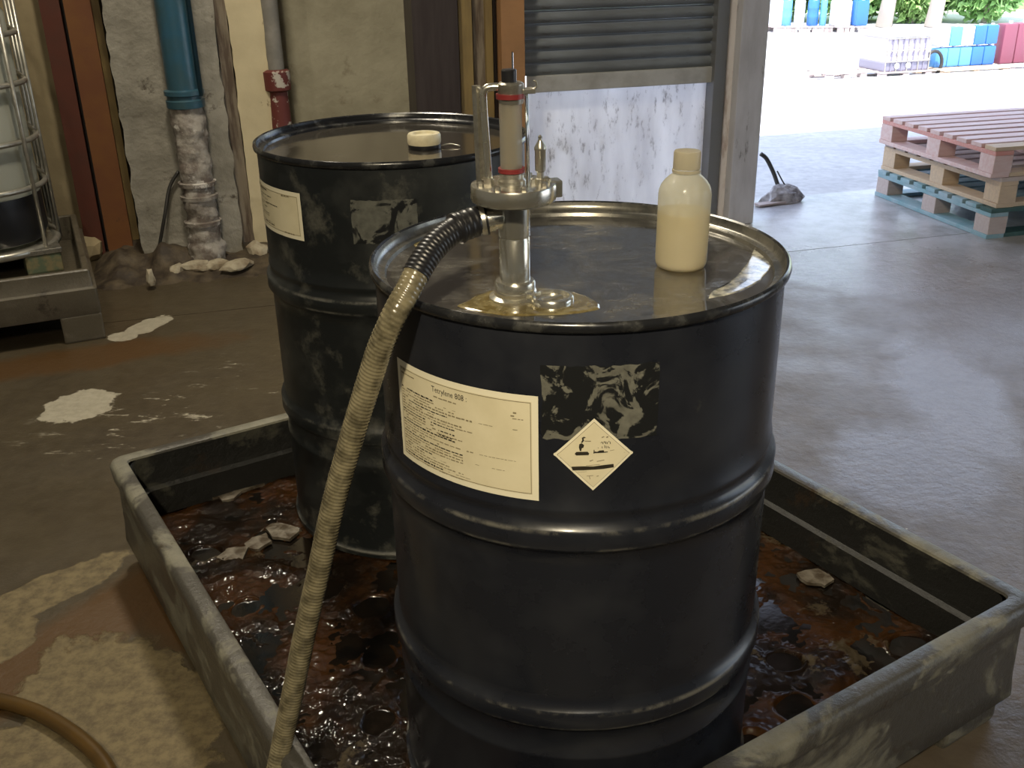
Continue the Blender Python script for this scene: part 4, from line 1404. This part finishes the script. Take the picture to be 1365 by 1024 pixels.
# ------------------------------------------------------------------ YARD (ground about 1.1 m lower)
K = 1.8
def yd(px, py):
    q_ = fl(px, py)
    return Vector((q_.x * K, q_.y * K, ZY))
def yard_pallet(label, c, wd, dp, mat, rz=WA):
    t_ = thing('yard_pallet', label, 'pallet', c, rz, 'pallets out in the yard')
    h_ = .15
    for k_ in range(5):
        obj('deck_board', bx((0, -dp / 2 + .06 + k_ * (dp - .12) / 4, h_ - .012), (wd, dp / 7, .024)), mat, t_)
    for x in (-wd / 2 + .07, 0, wd / 2 - .07):
        for y in (-dp / 2 + .07, dp / 2 - .07):
            obj('block', bx((x, y, .065), (.12, .12, .10)), mat, t_)
    for y in (-dp / 2 + .07, dp / 2 - .07):
        obj('bottom_board', bx((0, y, .0075), (wd, .1, .015)), mat, t_)
    return t_
def pz_top(px, py0, py1):   # height between two pixel rows at a yard spot
    b_ = yd(px, py0)
    d = ray(px, py1)
    return ZC + d.z * (b_.y / d.y) - ZY
pxm = ZC and (yd(1245, 106) - yd(1175, 108)).length      # width of the grey unit
cg = (yd(1175, 108) + yd(1245, 106)) / 2 + WN * .5
yard_pallet('flat grey pallet under the lilac caged tank in the yard', (cg.x, cg.y, ZY), pxm * 1.1, .9, 'wood_grey')
p2 = yd(1148, 108) + WN * .4
yard_pallet('empty grey pallet left of the lilac caged tank', (p2.x - .25, p2.y, ZY), .8, .8, 'wood_grey')
hg = pz_top(1210, 107, 50) - .15
g_ = thing('yard_tank', 'lilac grey caged tank with darker lower third in the yard', 'tank', (cg.x, cg.y, ZY + .15), WA)
obj('tank_body', bx((0, 0, hg / 2), (pxm * .92, .8, hg), bev=.04), 'pl_lilac', g_)
obj('dark_base', bx((0, 0, hg * .15), (pxm * .94, .82, hg * .3), bev=.03), 'pl_grey', g_)
for k_ in range(9):
    x = -pxm * .46 + k_ * pxm * .92 / 8
    obj('cage_upright', tube(bmesh.new(), [(x, -.42, 0), (x, -.42, hg)], .012, 6), 'pl_grey' if k_ % 2 else 'cage', g_)
for z in (.3, .62, .97):
    obj('cage_rail', tube(bmesh.new(), [(-pxm * .47, -.43, hg * z), (pxm * .47, -.43, hg * z)], .013, 6), 'cage', g_)
obj('lid_sheet', bx((0, 0, hg + .02), (pxm * 1.0, .86, .04), bev=.01), 'pl_white', g_)
for sx in (-.22, .02):
    obj('port', lathe(bmesh.new(), [(.05, 0), (.05, .012), (.001, .012)], seg=14), 'pl_white', g_)
    po = [o for o in S.objects if o.parent == g_ and o.name.startswith('port')][-1]
    po.rotation_euler = (PI / 2, 0, 0)
    po.location = (pxm * sx, -.42, hg * .17)
# blue containers, two tiers
def container(name, label, cat, c, r_, h_, mat, capmat='pl_white', group=None, square=False, rz=WA):
    t_ = thing(name, label, cat, c, rz, group)
    if square:
        bm = bx((0, 0, h_ * .47), (r_ * 2, r_ * 1.7, h_ * .94), bev=r_ * .25)
        obj('body', bm, mat, t_, smooth=True, auto=40)
    else:
        obj('body', lathe(bmesh.new(), [(r_ * .92, 0), (r_, .02), (r_, h_ * .3), (r_ * 1.04, h_ * .33), (r_, h_ * .36), (r_, h_ * .62), (r_ * 1.04, h_ * .65), (r_, h_ * .68), (r_, h_ * .9), (r_ * .9, h_ * .94), (.01, h_ * .94)], seg=24), mat, t_, smooth=True, auto=40)
    obj('cap', lathe(bmesh.new(), [(r_ * .25, h_ * .93), (r_ * .25, h_), (.003, h_)], (r_ * .4, 0, 0), 14), capmat, t_, smooth=True, auto=40)
    return t_
cbm = (yd(1255, 104) + yd(1345, 101)) / 2 + WN * .45
wb = (yd(1345, 101) - yd(1255, 104)).length
yard_pallet('long pale pallet under the blue containers in the yard', (cbm.x, cbm.y, ZY), wb * 1.08, .95, 'wood_tan')
hb_ = (pz_top(1300, 103, 36) - .15) / 2
nbl = 5
names_ = ['leftmost', 'second', 'middle', 'fourth', 'rightmost']
for tier in (0, 1):
    for k_ in range(nbl):
        x = -wb / 2 + wb * (k_ + .5) / nbl
        p = cbm + WE * x
        mt_ = ['pl_lblue', 'pl_lblue', 'pl_lblue', 'pl_blue', 'pl_blue'][k_] if tier == 0 else ['pl_white', 'pl_lblue', 'pl_white', 'pl_blue', 'pl_blue'][k_]
        cw = {'pl_lblue': 'light blue', 'pl_blue': 'blue', 'pl_white': 'white'}[mt_]
        container('jerrycan', f'{cw} plastic container, {names_[k_]} on the {"lower" if tier == 0 else "upper"} tier of the yard pallet', 'container',
                  (p.x, p.y, ZY + .15 + tier * (hb_ + .006)), wb / nbl * .485, hb_, mt_, square=True, group='blue and white containers on the yard pallet')
pr_ = cbm + WE * (wb / 2 + .55)
yard_pallet('pale pallet under the dull red containers at the right edge', (pr_.x, pr_.y, ZY), .95, .9, 'wood_grey')
for k_ in range(3):
    p = pr_ + WE * (-.3 + .3 * k_)
    container('jerrycan', ['dull red tall container nearest the blue containers', 'dull red tall container, middle of the red row', 'dull red tall container, farthest right'][k_], 'container', (p.x, p.y, ZY + .15), .145, hb_ * 2.1, 'pl_red', square=True, group='red containers in the yard')
# grey wheel-like coil between them
pw = (yd(1246, 106) + yd(1255, 104)) / 2 + WN * .2
bm = bmesh.new()
pts = [Vector((0.18 * math.cos(2 * PI * k / 20), 0, .24 + .22 * math.sin(2 * PI * k / 20))) for k in range(21)]
tube(bm, pts, .03, 8, cap=False)
t = obj('rubber_ring', bm, 'cable', loc=(pw.x, pw.y, ZY), smooth=True)
t.rotation_euler = (0, 0, WA)
tag(t, 'dark rubber ring standing between lilac tank and blue containers', 'ring')
# far row
row = [(1036, 20, 'pl_white', 1), (1052, 16, 'pl_lblue', 0), (1069, 17, 'pl_white', 0), (1087, 18, 'pl_blue', 0), (1101, 11, 'pl_lblue', 0), (1124, 28, 'pl_white', 1), (1150, 22, 'pl_blue', 1)]
lbr = ['white square tank at the far end beside the door post', 'light blue drum behind the white drum in the far row', 'white round drum in the far row', 'deep blue drum right of the white round drum, far row', 'slim light blue drum in the middle of the far row', 'large white square tank in the far row', 'blue square tank at the right end of the far row']
for (x, wpx, mt_, sq), lb in zip(row, lbr):
    c_ = yd(x, 44)
    r_ = (yd(x + wpx / 2, 44) - yd(x - wpx / 2, 44)).length / 2
    yard_pallet('grey pallet under the ' + lb.replace('in the far row', 'of the far row'), (c_.x, c_.y + .4, ZY), r_ * 1.75, .8, 'wood_grey')
    container('yard_container', lb, 'container', (c_.x, c_.y + .4, ZY + .15), r_ * .84, pz_top(x, 44, 2) - .1, mt_, square=bool(sq), group='far row of containers in the yard')
# shrubs and trunks behind
rn = random.Random(5)
def shrub(label, c, rx, rz_, n, mat):
    t_ = thing('shrub', label, 'shrub', c, 0, 'shrubs behind the yard')
    bm = bmesh.new()
    for _ in range(n):
        a_, b_ = rn.uniform(0, 2 * PI), rn.uniform(-1, 1)
        q_ = math.sqrt(1 - b_ * b_)
        rad = rn.uniform(.7, 1)
        p_ = Vector((rx * rad * q_ * math.cos(a_), rx * .6 * rad * q_ * math.sin(a_), rz_ * (1 + b_ * rad)))
        s_ = rn.uniform(.08, .2)
        d1 = Vector((rn.uniform(-1, 1), rn.uniform(-1, 1), rn.uniform(-1, 1))).normalized()
        d2 = d1.orthogonal().normalized()
        vs_ = [bm.verts.new(p_ + d1 * s_), bm.verts.new(p_ + d2 * s_ * .45), bm.verts.new(p_ - d1 * s_), bm.verts.new(p_ - d2 * s_ * .45)]
        bm.faces.new(vs_)
    obj('foliage', bm, mat, t_, kind='stuff')
    obj('trunk', tube(bmesh.new(), [(0, 0, 0), (.05, 0, rz_ * .6), (-.03, .02, rz_ * 1.5)], .09, 8), 'bark', t_, smooth=True)
base_y = yd(1200, 36)
lbs = ['bushy green shrub behind the white square tank, far left', 'green shrub behind the far row of drums', 'dark green shrub right of the blue square tank', 'green shrub with pale trunk behind the lilac tank', 'light green shrub between the lilac tank and the blue containers', 'light green shrub above the blue containers', 'green shrub above the red containers']
for k_, x in enumerate((1030, 1095, 1165, 1205, 1255, 1305, 1360)):
    p = yd(x, 40) + Vector((0, 2.2 + (k_ % 2) * 1.3, 0))
    shrub(lbs[k_], (p.x, p.y, ZY), 1.45, 2.1, 4600, 'leaf' if k_ in (0, 2, 3, 6) else 'leaf2')
for x, lb in ((1193, 'white painted tree trunk leaning behind the lilac tank'), (1260, 'thick white trunk behind the yard between lilac and blue units')):
    p = yd(x, 40) + Vector((0, .9, 0))
    t = obj('tree_trunk', tube(bmesh.new(), [(0, 0, 0), (.12, 0, 1.2), (.3, .1, 3.2)], lambda i: (.22, .17, .13)[i], 12), 'bark', loc=(p.x, p.y, ZY), smooth=True)
    tag(t, lb, 'tree trunk')
# yard boundary wall far behind the shrubs
q0, q1 = yd(900, 40) + Vector((-6, 6.5, 0)), yd(1500, 40) + Vector((10, 6.5, 0))
mid = (q0 + q1) / 2
b_ = bx((0, 0, 1.4), ((q1 - q0).length, .2, 2.8))
t = obj('wall_yard', b_, 'leaf', loc=(mid.x, mid.y, ZY), kind='structure')
dd = q1 - q0
t.rotation_euler = (0, 0, math.atan2(dd.y, dd.x))
